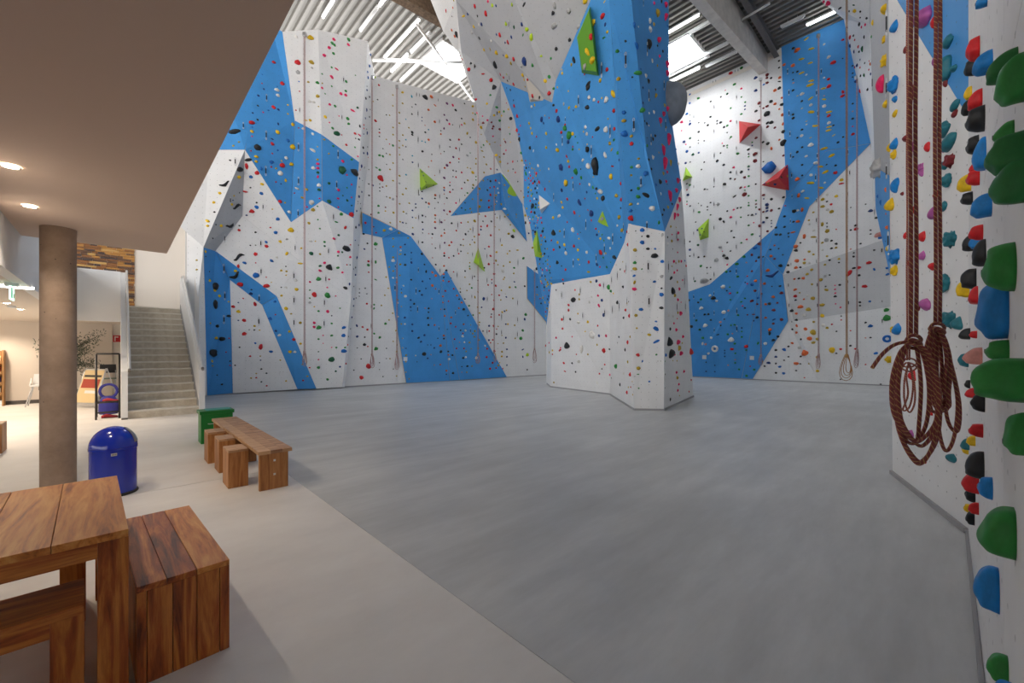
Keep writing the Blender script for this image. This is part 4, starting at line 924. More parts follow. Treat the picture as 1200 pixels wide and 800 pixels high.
DATA = [
(210,170,6.667,"k 398 118 16;y 317 375 25;y 270 447 24;k 275 522 16;y 222 593 30;y 222 631 24;y 467 250 34;y 428 396 16;n 420 430 12;y 412 463 24;k 287 621 14;y 328 630 28;k 263 728 14;r 526 164 38;r 608 217 36;b 560 248 28;k 557 332 14;r 514 363 34;y 648 305 26;b 642 377 28;k 605 449 16;b 605 484 32;r 567 515 34;n 526 547 14;b 770 577 30;r 713 643 14;b 754 683 30;r 468 664 24;k 470 629 14;k 596 680 16;b 680 757 24;r 682 790 30;y 790 752 24;k 471 372 12;k 612 18 50;y 602 90 30;y 602 128 26;b 720 132 34;b 640 184 30;r 560 44 14;r 728 65 14;b 770 41 18;y 758 182 16;w 790 220 40;r 788 440 32;r 720 170 14;r 756 288 14;y 728 500 12;k 540 115 45;k 473 190 50;K 355 305 84;K 450 478 84;K 395 630 84"),
(320,30,6.667,"w 180 88 28;y 292 92 38;p 475 107 26;g 590 110 30;p 588 150 24;g 462 138 28;g 480 152 26;p 438 172 26;g 472 218 24;p 400 233 30;r 192 288 42;o 300 285 36;e 195 365 36;e 304 330 20;g 458 327 18;p 497 340 28;g 383 377 14;p 458 400 28;g 643 388 12;b 202 437 12;o 275 440 18;g 347 445 26;o 384 451 14;g 571 437 24;p 383 487 20;g 458 474 16;g 407 532 14;p 530 532 28;g 568 511 22;p 567 543 26;r 206 513 12;o 348 552 30;w 285 592 26;w 317 596 20;p 443 615 22;g 484 629 24;o 355 632 12;p 622 664 34;d 660 641 22;r 178 660 12;y 408 713 28;p 515 706 12;g 584 727 30;g 590 766 22;y 257 740 22;y 290 740 24;p 440 757 14;r 72 453 36;w 30 503 36;w 38 545 30;r 5 638 34;n 41 656 20;y 116 620 16;y 116 690 16;n 40 768 22;y 154 773 30;b 32 475 12;r 5 285 26;b 760 228 24;b 752 315 26;b 738 361 18;b 741 406 26;k 733 474 12;n 732 504 22;k 723 568 22;k 752 556 18;n 730 658 26;n 720 723 18;k 752 712 16;k 758 655 12;k 678 786 24;r 708 775 16"),
(320,140,6.667,"r 200 65 12;w 235 70 22;w 310 112 24;o 400 156 16;g 470 207 18;o 436 267 16;p 544 326 28;g 614 311 20;w 310 240 40;y 347 213 12;o 348 313 20;p 350 347 26;p 350 380 26;d 350 414 24;p 350 448 26;w 313 379 30;w 358 513 34;d 360 548 26;o 262 546 24;w 188 540 32;r 168 575 12;o 228 610 24;p 363 617 14;w 300 648 40;p 265 683 16;o 312 705 32;d 437 498 26;g 578 532 14;p 613 507 16;p 510 551 26;p 508 617 22;d 545 594 14;d 580 632 22;p 613 608 14;d 614 672 14;p 510 685 16;d 438 640 36;g 532 738 28;r 612 742 40;g 347 678 14;g 350 782 14;w 127 722 28;r 56 640 38;y 93 650 14;y 153 215 42;w 102 300 30;y 143 348 32;r 73 358 40;y 67 323 14;w 58 430 46;y 98 476 28;r 22 487 14;n 62 502 12;b 117 165 28;y 36 100 36;n 38 36 26;n 37 241 20;y 25 382 16;b 38 776 26;p 577 433 18;d 540 395 62;k 640 410 54;r 640 110 22;p 675 122 26;k 671 155 18;r 572 198 22;g 640 217 16;p 662 288 16;k 645 148 12;d 497 110 46;g 465 67 22;r 536 120 12;r 708 68 16;n 733 105 28;n 707 113 14;k 702 220 24;n 706 262 22;n 735 266 28;r 742 295 10;k 738 213 12;n 690 365 32;r 680 393 12;n 674 460 20;k 698 477 10;k 672 527 14;n 692 565 20;n 670 600 26;k 748 504 14;n 778 513 18;k 750 593 16;k 662 640 12;k 682 657 12;n 652 715 20;n 683 695 16;n 694 742 16;k 662 658 10"),
(320,250,6.667,"b 37 45 28;y 140 128 38;b 20 148 30;y 65 220 34;e 108 200 18;g 349 48 14;o 280 76 24;g 494 67 26;r 564 110 32;g 366 119 16;p 475 197 24;d 512 169 20;g 402 223 20;w 292 214 26;y 330 217 12;y 220 271 16;d 403 255 18;k 572 275 56;p 510 300 24;r 605 245 14;d 540 303 18;d 507 331 16;p 603 340 20;d 298 312 34;o 367 318 18;y 107 314 32;y 213 391 34;p 402 386 24;k 440 418 46;d 368 410 24;p 367 447 26;g 506 424 26;r 577 401 14;k 602 402 12;p 542 460 18;w 30 343 20;k 100 414 12;y 64 445 18;o 105 452 18;y 102 482 12;w 178 523 24;g 355 510 36;p 438 515 16;p 288 535 18;w 101 578 20;k 64 577 12;y 183 593 30;y 66 642 20;p 424 578 14;g 287 598 14;r 322 634 38;g 425 640 44;p 490 645 12;g 287 661 14;e 287 696 22;y 322 728 12;g 523 740 14;y 102 743 32;g 355 762 18;p 427 766 28;k 565 582 34;n 597 551 24;n 642 210 22;k 667 248 14;n 654 345 30;k 628 434 14;k 643 422 18;n 642 480 22;k 630 570 14;n 630 668 20;n 627 722 20;k 650 660 10;k 737 234 16;n 714 278 16;r 745 374 20;g 745 403 26;r 747 459 14;k 675 620 12;k 720 584 14;e 733 628 16;r 733 705 18;k 645 108 26;n 670 90 22;b 15 687 22;r 18 790 12"),
(320,360,6.667,"y 103 10 30;r 18 57 12;o 213 120 24;n 22 184 22;w 50 217 28;y 128 188 22;r 162 251 28;y 214 283 20;y 132 347 28;w 170 347 22;o 57 412 14;y 102 574 14;o 228 446 12;o 268 538 16;r 235 571 16;r 286 471 14;p 322 121 24;p 321 153 24;g 357 156 36;g 458 126 18;p 391 219 12;g 458 220 22;g 355 248 18;p 391 281 10;p 458 313 12;g 494 314 18;d 355 346 12;p 355 408 14;d 457 407 44;g 355 470 26;d 490 499 18;n 523 464 18;g 426 563 22;b 553 158 32;b 550 220 34;b 553 341 38;g 562 313 16;k 588 228 14;n 614 77 20;k 604 168 14;r 582 293 18;r 567 440 22;n 654 143 24;r 700 153 18;r 737 174 20;n 657 228 22;k 717 233 14;k 714 290 26;r 740 305 12;k 658 316 10;k 688 403 12;k 631 490 12;r 745 460 40;r 690 548 36;g 790 205 18;g 355 30 18;r 427 33 28;k 458 65 12;o 142 50 14"),
(225,280,6.667,"y 105 97 26;k 107 136 14;o 37 165 16;o 37 238 16;k 136 254 14;y 138 323 26;k 182 368 56;y 178 402 24;y 214 444 26;k 182 510 58;y 286 489 14;k 287 601 30;y 143 657 16;k 197 680 30;y 190 772 26;k 235 780 40;r 497 118 32;b 410 186 28;r 362 212 32;y 340 249 26;b 500 283 44;r 498 186 12;b 622 170 28;r 580 58 32;y 698 20 34;b 580 20 22;y 740 113 30;r 580 298 12;r 582 366 40;r 377 354 40;k 465 395 14;n 460 425 26;r 492 508 36;b 648 487 24;b 612 620 28;r 650 590 12;n 655 717 24;w 685 750 30;y 762 722 22;r 790 785 20;r 400 463 12;n 362 496 12;r 322 527 26;y 363 565 28;n 362 635 12;r 407 635 30;y 489 679 20;r 408 740 34;e 447 708 12;k 487 710 14;y 528 711 12;y 698 246 18;n 735 214 12;y 736 282 14;y 620 338 10;n 698 377 12;w 735 380 18;o 700 443 16;y 736 543 30;e 775 583 14;k 456 49 12;k 497 48 10;w 667 143 18;o 738 251 14;K 365 140 92;K 335 285 96"),
(225,370,6.667,"k 197 80 30;y 190 172 24;k 235 185 48;r 290 174 12;k 165 290 56;r 266 282 12;y 157 353 26;o 160 390 16;k 297 353 12;r 298 386 12;k 197 463 12;k 234 535 16;y 144 57 14;k 363 33 12;r 407 33 30;y 489 78 22;r 408 140 36;b 495 213 18;r 537 242 42;b 617 279 28;k 372 245 14;r 454 314 16;o 534 314 12;n 536 346 12;k 337 386 14;k 542 414 14;o 502 450 12;k 582 447 14;o 462 485 14;r 502 483 14;o 692 346 12;k 542 515 14;r 584 546 14;o 736 507 14;n 614 15 26;n 655 116 22;w 685 152 28;y 762 122 22;r 792 185 20;y 767 281 28"),
(250,60,6.667,"r 462 78 40;b 382 181 12;r 540 252 38;r 380 251 12;n 394 296 16;b 498 272 12;w 495 302 38;w 506 345 34;n 351 347 20;r 470 437 40;n 510 457 20;y 582 418 16;k 348 425 16;b 430 460 14;p 390 478 14;n 307 482 16;y 582 489 16;k 346 535 18;r 300 558 38;b 506 567 24;y 622 575 30;y 302 627 28;b 303 592 14;p 302 665 14;y 502 632 38;n 460 686 24;r 461 724 30;b 585 700 28;k 345 750 52;y 618 752 40;n 503 774 18;r 294 777 12;y 155 738 16;o 200 709 16;k 165 628 70"),
(425,85,8,"b 50 48 24;n 38 163 24;k 63 230 14;k 28 245 20;n 36 350 28;n 24 427 18;k 63 413 16;p 7 520 20;n 38 565 26;n 8 575 16;k 37 530 14;n 8 755 30;n 40 760 32;k 8 700 30;k 46 695 14;r 152 118 22;l 112 42 22;k 140 253 14;r 120 453 28;o 97 270 14;k 222 397 14;o 253 400 14;o 283 211 16;o 283 312 16;y 374 186 28;c 460 225 28;o 375 288 18;k 496 299 18;e 463 322 16;o 344 376 18;k 462 389 18;c 405 438 14;o 344 474 18;o 433 516 16;n 556 420 14;n 556 453 14;k 587 228 46;a 644 226 34;a 678 308 26;a 617 348 24;a 676 462 28;s 585 494 12;k 587 559 20;c 617 535 16;a 733 577 20;k 733 545 14;k 465 560 30;k 465 582 22;v 762 524 26;v 765 397 20;v 790 288 26;v 790 445 22;a 618 630 26;c 556 643 16;c 587 653 16;o 285 515 18;o 285 581 18;r 157 563 20;k 157 531 16;k 157 598 14;r 252 670 14;g 284 684 24;o 376 684 18;o 344 640 18;o 376 586 18;c 405 629 16;k 405 695 16;o 344 705 16;k 560 738 24;c 466 780 16;k 222 758 14;o 255 768 18;o 222 626 14;g 158 776 28;g 190 785 26;o 346 770 16;k 190 713 14;k 648 766 14;k 764 740 14;s 733 760 14"),
(500,95,8,"a 44 147 34;a 77 228 24;a 18 268 20;a 77 382 26;a 18 550 26;a 133 496 22;a 44 748 16;v 190 208 28;p 245 226 28;v 163 318 24;v 190 368 26;p 213 402 24;v 162 445 28;v 250 712 24;v 190 790 30;k 272 271 26;k 355 210 16;k 327 351 18;p 328 409 18;o 355 396 22;y 432 237 28;o 434 362 28;y 432 300 18;o 380 490 32;r 302 548 22;k 408 528 16;k 327 592 18;r 275 629 22;k 220 550 20;k 218 616 16;e 381 697 26;g 408 673 14;o 462 575 30;r 302 729 18;k 302 759 14;r 218 764 22;o 462 727 18;o 462 776 20;y 510 435 34;o 484 408 18;o 512 500 14;g 533 600 20;g 512 621 16;o 520 655 28;o 537 711 18;o 567 565 26;o 590 591 18;y 652 692 26;o 684 712 18;o 690 755 24;o 560 780 20;k 20 455 14;k 243 409 12;k 163 659 14;e 45 686 14;s 133 680 14;p 470 300 20;g 455 312 18;m 530 390 24;p 570 366 22;y 565 212 24;g 597 130 20;k 632 55 44;g 656 245 28;y 680 288 24;g 724 283 22;y 632 320 24;y 702 323 20;g 684 370 26;m 607 385 18;m 626 423 20;m 617 444 20;m 686 450 24;p 622 517 18;y 770 434 16;g 780 495 18;o 725 545 16;m 738 570 28;s 694 602 18;p 744 649 20;m 724 682 26;m 760 772 20;y 785 572 14;o 640 573 14;y 766 265 20;k 790 350 40;r 748 205 12;p 410 120 20;p 425 155 18"),
(425,180,8,"r 168 226 56;g 155 16 28;g 190 24 30;g 130 132 26;g 160 152 28;n 40 5 20;n 10 5 20;k 50 33 12;e 15 130 26;k 58 148 12;o 255 10 16;k 224 100 12;o 285 88 18;o 256 147 18;o 347 10 14;n 467 20 16;n 467 80 18;k 376 54 14;o 346 207 20;c 407 197 18;e 345 277 18;o 285 252 18;k 160 284 14;k 160 318 14;k 160 350 14;m 187 312 16;o 222 303 18;m 58 287 18;n 92 295 24;m 60 391 22;k 224 404 14;o 256 414 20;e 285 427 26;o 376 380 20;o 407 327 20;k 318 400 14;o 347 470 18;o 437 464 18;n 497 472 18;k 498 505 18;n 467 531 18;o 382 544 20;e 410 560 18;y 213 537 16;m 214 503 16;o 289 553 24;g 148 488 24;g 148 553 22;m 80 570 20;o 258 647 18;o 351 638 18;n 376 645 18;k 407 652 14;n 467 597 16;o 498 602 14;k 560 580 22;k 560 642 20;o 470 694 16;n 564 710 18;n 470 753 26;k 562 742 12;o 202 718 32;w 264 705 34;r 26 648 26;m 102 685 16;r 126 741 18;o 342 742 22;o 286 795 18;k 8 750 22;r 646 69 18;s 618 124 16;a 768 133 22;v 790 108 30;v 765 226 26;s 676 203 14;a 764 318 20;n 764 343 20;s 764 378 14;a 680 388 24;k 678 419 18;a 620 468 26;k 594 457 20;n 558 420 20;k 707 457 14;k 556 355 18;k 527 384 14;c 618 500 14;k 677 512 12;v 763 531 22;a 680 577 24;k 680 607 14;a 678 640 24;v 738 642 24;s 768 624 14;v 680 697 24;k 654 754 22;s 620 750 14;a 738 770 24;a 767 744 20;k 765 712 16;k 790 416 18;s 766 470 12;k 590 590 14;n 556 172 18;n 570 207 16;k 592 265 14;n 597 312 20;k 665 295 16;n 543 322 16"),
(515,180,8,"k 130 32 20;r 182 48 18;k 182 80 16;k 262 16 22;p 100 84 22;v 72 110 30;a 47 133 24;k 128 157 18;k 156 164 16;p 208 177 20;k 127 215 14;r 155 220 20;y 312 178 34;o 342 95 18;o 342 47 18;o 440 100 24;r 480 143 20;n 540 150 18;o 263 131 16;o 290 139 16;o 417 177 20;g 342 215 16;g 342 246 16;o 265 250 22;k 236 271 18;k 97 299 18;p 98 268 14;r 98 360 22;k 125 336 16;p 208 326 18;o 316 294 24;g 312 321 18;o 377 328 26;k 70 415 16;p 155 462 20;k 40 531 22;r 97 543 26;s 72 567 16;g 262 369 20;k 240 460 14;k 238 391 12;o 311 425 18;k 208 508 16;g 243 526 16;o 288 515 20;o 360 381 22;o 390 436 26;o 375 495 30;r 388 505 18;k 450 341 20;r 474 319 20;r 512 311 20;r 478 386 28;r 463 440 26;r 463 503 24;n 485 490 14;r 526 252 24;k 478 258 24;m 452 243 12;o 410 251 18;w 560 275 24;w 545 326 20;w 552 366 22;k 520 414 16;o 530 390 22;w 535 447 18;o 525 475 16;y 580 473 22;y 610 293 20;y 650 403 22;w 612 516 32;o 640 573 20;m 152 565 12;o 300 548 16;o 372 565 18;r 430 586 22;r 447 677 30;r 390 683 22;n 388 711 20;o 330 630 30;o 267 641 20;r 203 647 18;k 114 651 22;k 20 641 26;r 158 721 20;o 290 707 16;k 270 730 14;k 245 755 26;a 47 743 20;a 20 770 24;r 368 757 24;r 480 765 24;k 486 635 22;o 520 685 14;n 520 568 16;k 408 633 16;o 612 590 18;o 720 570 18;o 720 596 14;o 648 750 30;o 665 667 18;o 560 712 14;o 540 600 14;k 735 260 18;r 688 73 22;m 640 95 22;k 690 145 18;r 712 175 20;y 570 76 22;y 530 12 28;m 605 5 20;o 645 160 22;k 732 70 14;m 765 350 16;l 697 720 34;k 685 775 40"),
(415,270,8,"n 10 92 28;r 37 137 18;k 125 120 16;n 97 176 18;g 200 125 38;k 200 173 14;r 133 288 22;g 132 318 34;g 202 295 32;r 137 390 18;g 202 461 26;k 107 540 18;k 50 548 12;k 50 582 12;e 118 590 20;k 48 616 12;r 22 631 16;r 118 686 22;g 187 695 20;g 186 730 26;o 256 702 18;o 288 607 18;o 300 436 20;o 320 541 16;o 362 775 18;o 366 76 20;o 366 150 20;o 366 250 20;w 365 282 38;o 330 342 18;o 366 380 20;w 365 443 20;w 398 443 18;a 436 155 20;w 436 186 20;y 433 222 26;n 477 130 18;k 477 226 20;o 433 317 22;k 478 321 24;n 537 300 26;n 537 207 18;k 535 267 12;o 505 70 18;o 430 420 16;k 535 460 20;w 463 517 18;w 480 615 28;o 444 583 18;n 444 550 14;a 400 484 18;o 408 650 18;w 408 678 22;o 443 713 14;k 660 318 18;k 675 385 30;n 641 476 22;n 710 453 18;k 614 567 22;n 636 603 24;n 673 543 16;n 530 651 22;k 563 687 24;n 530 717 20;n 533 750 14;a 733 393 26;a 765 423 30;a 733 516 30;a 765 546 16;s 728 638 14;s 666 728 16;k 699 730 22;k 697 765 18;k 635 220 26;n 550 35 26;k 640 110 20;k 733 36 22;s 730 70 12;s 730 128 12;s 735 255 14;k 765 320 20;k 762 165 16;k 8 350 28;n 8 415 26;n 22 250 34;g 285 5 24;r 206 20 16;o 425 22 18;k 88 32 18"),
(505,270,8,"k 13 35 24;a 128 24 24;a 100 50 24;k 325 35 26;v 128 115 22;r 192 110 22;a 172 138 22;k 280 135 20;k 281 195 18;s 303 83 18;o 303 140 16;o 409 112 22;o 367 132 18;o 408 57 18;n 387 87 14;r 447 37 22;r 562 45 26;r 543 150 22;n 505 172 16;r 558 238 26;r 541 314 26;y 614 203 26;o 610 283 26;y 665 137 22;o 726 33 32;o 738 192 20;o 740 297 22;y 717 218 18;o 680 332 20;y 680 457 18;r 592 407 28;r 592 306 18;r 608 517 26;r 536 510 20;r 570 460 18;n 570 492 16;r 570 600 16;n 495 640 36;r 640 606 20;r 588 653 16;r 585 735 30;n 707 622 18;o 660 560 20;o 655 650 18;o 738 532 26;o 767 636 20;g 780 350 26;o 776 402 20;n 782 480 18;g 793 530 22;w 673 380 42;r 125 212 22;k 125 237 24;r 168 255 18;k 213 238 20;r 260 217 18;k 43 320 20;a 122 332 22;r 212 387 16;k 320 380 20;o 319 438 16;o 345 213 14;o 364 302 16;g 362 335 16;o 364 358 20;k 408 430 18;o 362 503 18;g 382 538 22;o 337 562 16;o 412 625 28;o 440 575 18;k 440 466 14;o 437 718 18;n 475 719 18;o 455 773 20;g 358 705 22;k 318 641 16;k 275 577 18;o 275 545 14;r 213 545 18;r 168 478 20;a 120 408 22;k 120 440 20;a 115 470 20;r 135 565 20;a 112 618 20;a 112 674 18;r 165 663 18;a 245 608 22;k 265 643 18;a 288 673 22;a 262 728 20;k 307 737 28;k 127 738 20;a 95 738 14;g 395 792 20;k 187 445 16;a 45 423 28;a 13 395 22;a 13 516 28;k 145 372 22;r 240 3 16;k 40 165 16;s 13 255 14;s 10 128 12;k 500 350 20;r 640 790 18;y 707 748 18;o 690 745 16;o 627 320 16;o 690 440 18"),
(415,360,8,"r 133 550 48;r 68 657 42;n 25 173 26;r 80 184 18;r 125 209 24;n 31 273 26;k 100 280 16;k 97 348 28;r 127 367 14;k 31 380 12;g 185 10 26;g 294 152 26;g 198 246 18;g 240 281 26;g 205 386 38;o 360 55 18;o 327 118 18;o 392 218 18;o 367 318 14;o 403 352 14;o 398 414 18;k 303 384 14;k 302 480 12;o 336 481 16;k 66 484 14;k 237 518 12;k 237 582 12;k 367 578 12;o 398 643 14;k 270 648 14;w 410 87 20;n 475 95 22;w 476 156 20;o 442 155 18;n 545 160 22;n 545 222 24;k 605 285 28;n 660 260 24;n 627 321 22;q 655 437 44;w 576 452 18;n 690 476 18;o 487 447 18;o 485 510 18;o 485 607 16;o 515 670 16;e 455 380 18;n 487 384 14;n 752 380 20;s 720 443 14;s 752 541 14;k 693 100 26;s 727 104 14;k 697 165 24;a 755 166 20;k 699 10 22;a 665 5 16;k 590 510 12;e 455 290 16;k 785 290 14;n 720 352 14;n 690 352 12"),
(505,360,8,"a 130 80 22;a 190 94 20;r 185 150 22;a 307 158 20;r 232 182 18;k 308 15 26;a 260 8 18;k 347 76 16;g 395 75 22;o 412 222 24;w 323 217 24;k 278 214 18;r 300 243 18;w 296 270 28;o 392 246 20;o 408 275 18;r 222 298 20;s 268 328 14;w 313 327 22;o 361 328 20;r 240 385 20;r 310 385 20;o 378 387 14;o 442 385 22;o 452 305 16;r 527 387 22;w 507 360 22;r 522 466 26;r 554 575 28;r 578 519 24;o 633 543 24;r 612 568 18;w 628 567 20;k 303 473 24;w 325 466 22;o 330 413 18;w 425 473 34;k 342 551 26;o 385 551 18;o 336 608 18;k 290 555 14;s 290 608 14;a 120 265 24;k 122 292 20;a 90 357 28;k 94 415 32;k 163 413 20;a 165 445 18;k 202 447 20;w 170 485 28;a 88 535 18;a 145 593 22;k 145 626 14;k 208 615 24;n 32 380 22;n 155 205 12;a 35 167 18;p 5 103 16;k 64 292 14;n 545 173 24;r 546 222 20;r 586 175 26;r 564 90 20;k 567 64 16;r 637 75 22;r 585 10 30;k 488 222 18;n 543 307 24;r 580 305 20;r 559 332 18;r 595 410 28;n 702 157 20;y 721 157 22;o 785 168 20;o 680 335 18;n 702 284 22;o 666 415 22;n 712 392 20;n 712 463 20;w 728 465 24;n 712 541 18;l 728 541 20;y 645 518 14;o 790 290 18;y 690 25 18;n 706 30 14;o 630 178 14;r 616 203 14;o 665 263 14;o 628 340 12;w 628 384 14;o 605 440 14;o 455 140 20;o 452 165 14;o 373 165 14"),
(500,0,6.667,"y 290 125 34;n 321 108 24;r 377 48 34;k 397 125 18;r 463 105 38;p 480 10 26;l 513 40 30;n 542 45 22;l 667 36 28;k 761 35 36;y 370 208 28;w 408 192 22;n 430 190 30;e 352 255 28;k 413 298 30;r 572 272 36;n 546 270 20;l 620 185 32;d 682 210 24;n 744 190 32;l 782 230 34;n 662 290 28;g 753 273 28;r 636 330 34;n 613 333 18;w 505 317 26;y 450 388 28;y 496 383 26;y 547 410 38;y 628 438 40;n 600 432 16;r 680 462 36;o 660 493 30;n 765 478 60;e 740 514 24;k 535 500 50;r 330 542 30;k 345 494 18;k 376 518 18;r 441 577 26;r 503 625 32;k 525 677 44;r 577 582 28;r 602 605 24;l 625 580 14;k 632 630 18;r 680 656 28;g 497 741 16;k 655 702 20;n 625 687 12;y 752 585 34;y 762 622 28;r 789 622 26;o 770 675 16;r 152 85 32;a 205 60 18;k 198 128 12;a 197 235 24;a 220 283 26;k 240 270 50;r 280 462 22;r 262 437 18;y 296 560 20;r 385 777 22;o 212 3 18"),
(540,100,6.667,"r 207 271 22;m 176 290 24;p 170 240 12;y 157 325 40;o 205 440 22;o 222 460 18;y 275 545 28;o 310 597 20;r 405 593 22;m 366 610 18;m 407 655 20;r 427 678 18;k 450 748 16;y 95 160 28;o 95 265 24;o 50 372 26;o 92 218 18;k 75 407 14;o 118 445 24;g 178 467 20;o 165 510 28;e 52 545 26;r 233 652 20;o 200 617 18;o 90 682 28;n 288 658 20;r 418 160 30;r 442 238 32;y 535 296 26;y 547 335 22;y 558 375 28;r 592 400 20;w 555 168 28;y 577 152 20;n 633 262 38;n 647 295 22;y 657 235 14;r 690 253 14;p 467 315 18;r 440 350 34;r 455 382 18;k 460 420 36;k 542 488 34;w 568 512 28;y 668 483 26;y 668 376 28;w 747 462 22;y 758 505 40;w 605 627 30;w 688 652 24;r 592 685 28;r 507 588 18;o 477 587 18;o 372 185 20;k 400 258 56;k 390 37 24;n 412 115 14;r 748 198 32;n 763 265 50;r 787 368 32;g 474 528 26;k 500 665 12;p 545 705 20;r 613 757 36;r 565 765 24;a 530 725 18;g 510 690 32;k 532 640 12;o 692 750 14;r 560 80 30;k 615 95 36;r 690 62 36;k 725 155 26;g 725 25 22;n 785 640 50"),
(570,180,6.667,"g 310 155 30;r 345 170 22;a 330 190 20;r 365 235 24;r 393 150 28;r 415 222 34;r 458 278 34;n 590 100 60;r 649 102 28;y 640 57 30;r 628 22 28;g 700 140 50;r 672 188 28;y 622 225 50;n 590 285 36;g 742 187 30;w 404 95 26;w 489 120 24;y 418 130 14;y 490 217 16;r 633 354 30;y 587 380 30;y 597 418 26;n 730 382 50;r 688 460 36;y 523 500 28;w 568 487 40;o 574 604 20;k 525 615 46;w 676 595 40;r 713 627 16;y 723 663 16;y 557 693 28;y 610 712 30;k 572 730 28;r 685 720 28;r 527 750 26;y 716 752 28;w 622 777 36;k 618 745 16;k 362 405 38;k 378 460 28;y 350 285 20;y 352 330 20;n 335 240 18;k 328 300 16;r 325 330 16;p 305 208 14;o 293 212 26;o 293 340 18;y 315 428 18;y 303 482 22;k 305 540 26;w 340 510 18;y 405 502 18;p 340 540 18;w 350 605 20;n 330 622 18;n 365 600 18;r 428 640 26;k 440 605 28;r 508 676 18;p 427 500 20;r 433 538 22;o 330 490 14;r 632 535 18;o 728 487 14;r 793 440 22;r 770 350 16;r 730 235 16;k 737 120 14;w 754 50 28;n 785 300 24;k 735 615 14;w 785 770 30;a 365 190 20;g 365 335 22;k 400 200 12;o 360 735 24;y 425 780 26"),
(580,280,4.444,"g 148 100 18;g 100 155 22;g 112 242 22;r 22 293 14;r 20 397 18;o 35 265 16;o 92 308 14;o 102 450 14;g 134 517 22;n 55 512 14;n 155 417 16;g 160 392 18;g 145 475 16;n 62 573 14;n 62 613 14;y 67 657 14;l 168 602 20;n 145 575 16;n 145 613 14;k 155 245 12;k 168 680 10;r 265 555 14;o 265 400 12;y 118 58 16;y 78 250 16;y 70 442 14;o 35 585 14;y 35 610 12;y 38 380 12;r 40 675 10;n 50 375 10;k 8 495 12;w 55 285 10;y 240 220 14;o 265 210 16;r 245 230 12;k 220 250 12;o 220 290 14;y 270 245 14;o 250 305 14;r 235 310 10;y 262 330 14;k 240 335 12;o 275 225 18;y 283 330 14;o 272 360 14;r 265 378 12;y 285 380 12;k 217 155 18;n 245 190 12;o 238 200 10;p 283 540 12;o 285 590 16;r 300 600 10;y 300 580 12"),
(600,0,6.667,"k 93 38 36;r 13 460 34;d 85 272 30;n 76 190 32;l 115 226 34;l 150 292 46;n 98 478 60;g 160 508 30;y 85 590 34;r 122 622 26;e 330 200 50;e 332 45 44;k 320 100 32;e 443 85 40;k 450 312 32;k 345 382 32;g 303 455 20;y 572 5 44;r 617 288 44;y 638 180 56;e 525 205 38;r 710 125 46;y 722 15 26;n 728 190 26;y 746 250 26;g 718 295 32;y 590 405 56;y 630 470 56;e 568 518 40;k 485 470 44;o 465 505 26;y 393 572 26;y 390 545 16;y 260 632 32;g 290 600 30;r 290 730 32;k 322 695 24;r 160 745 26;y 355 682 16;y 440 712 16;k 595 662 58;r 567 580 18;r 743 542 34;y 690 628 34;w 603 762 36;w 642 778 30;w 738 775 44;y 702 766 18;r 675 795 20;k 100 675 20;k 215 760 34;l 228 437 20;Y 795 735 60"),
(640,100,6.667,"k 327 12 42;y 172 46 16;w 337 97 38;w 376 118 38;r 405 138 32;y 435 100 18;w 468 120 54;Y 535 75 62;k 322 172 42;y 180 175 28;y 234 165 26;n 213 195 16;e 138 145 26;r 80 195 34;k 57 150 26;n 95 262 56;r 22 253 14;r 530 198 36;o 483 262 18;b 608 213 36;o 607 277 38;b 612 375 48;o 666 397 28;r 667 457 36;k 400 340 56;w 468 345 48;r 533 340 32;w 307 325 32;w 318 380 32;y 292 362 16;r 363 403 16;g 147 335 46;r 120 368 30;r 148 308 22;g 180 390 56;y 207 378 34;n 173 440 34;y 90 505 44;w 80 462 18;g 530 427 26;o 498 453 34;o 512 503 32;k 325 500 48;y 320 460 14;w 463 545 46;g 560 527 30;n 572 582 26;y 258 500 14;w 287 585 24;r 208 478 16;g 208 500 26;r 160 555 30;o 174 590 28;n 122 632 60;r 182 635 30;g 232 670 56;w 330 630 46;Q 388 628 140;r 518 632 30;y 507 712 42;o 722 573 22;g 667 638 24;w 718 632 38;o 665 702 20;b 778 688 40;r 585 767 34;y 155 755 54;r 205 720 30;g 275 710 44;w 338 775 32;y 370 715 12;r 262 768 16;w 20 652 22;y 6 480 22;y 6 377 26;g 228 400 14;g 246 448 14;n 788 410 22;g 787 470 28;n 755 138 26;g 752 192 40;n 755 18 22;k 785 300 26"),
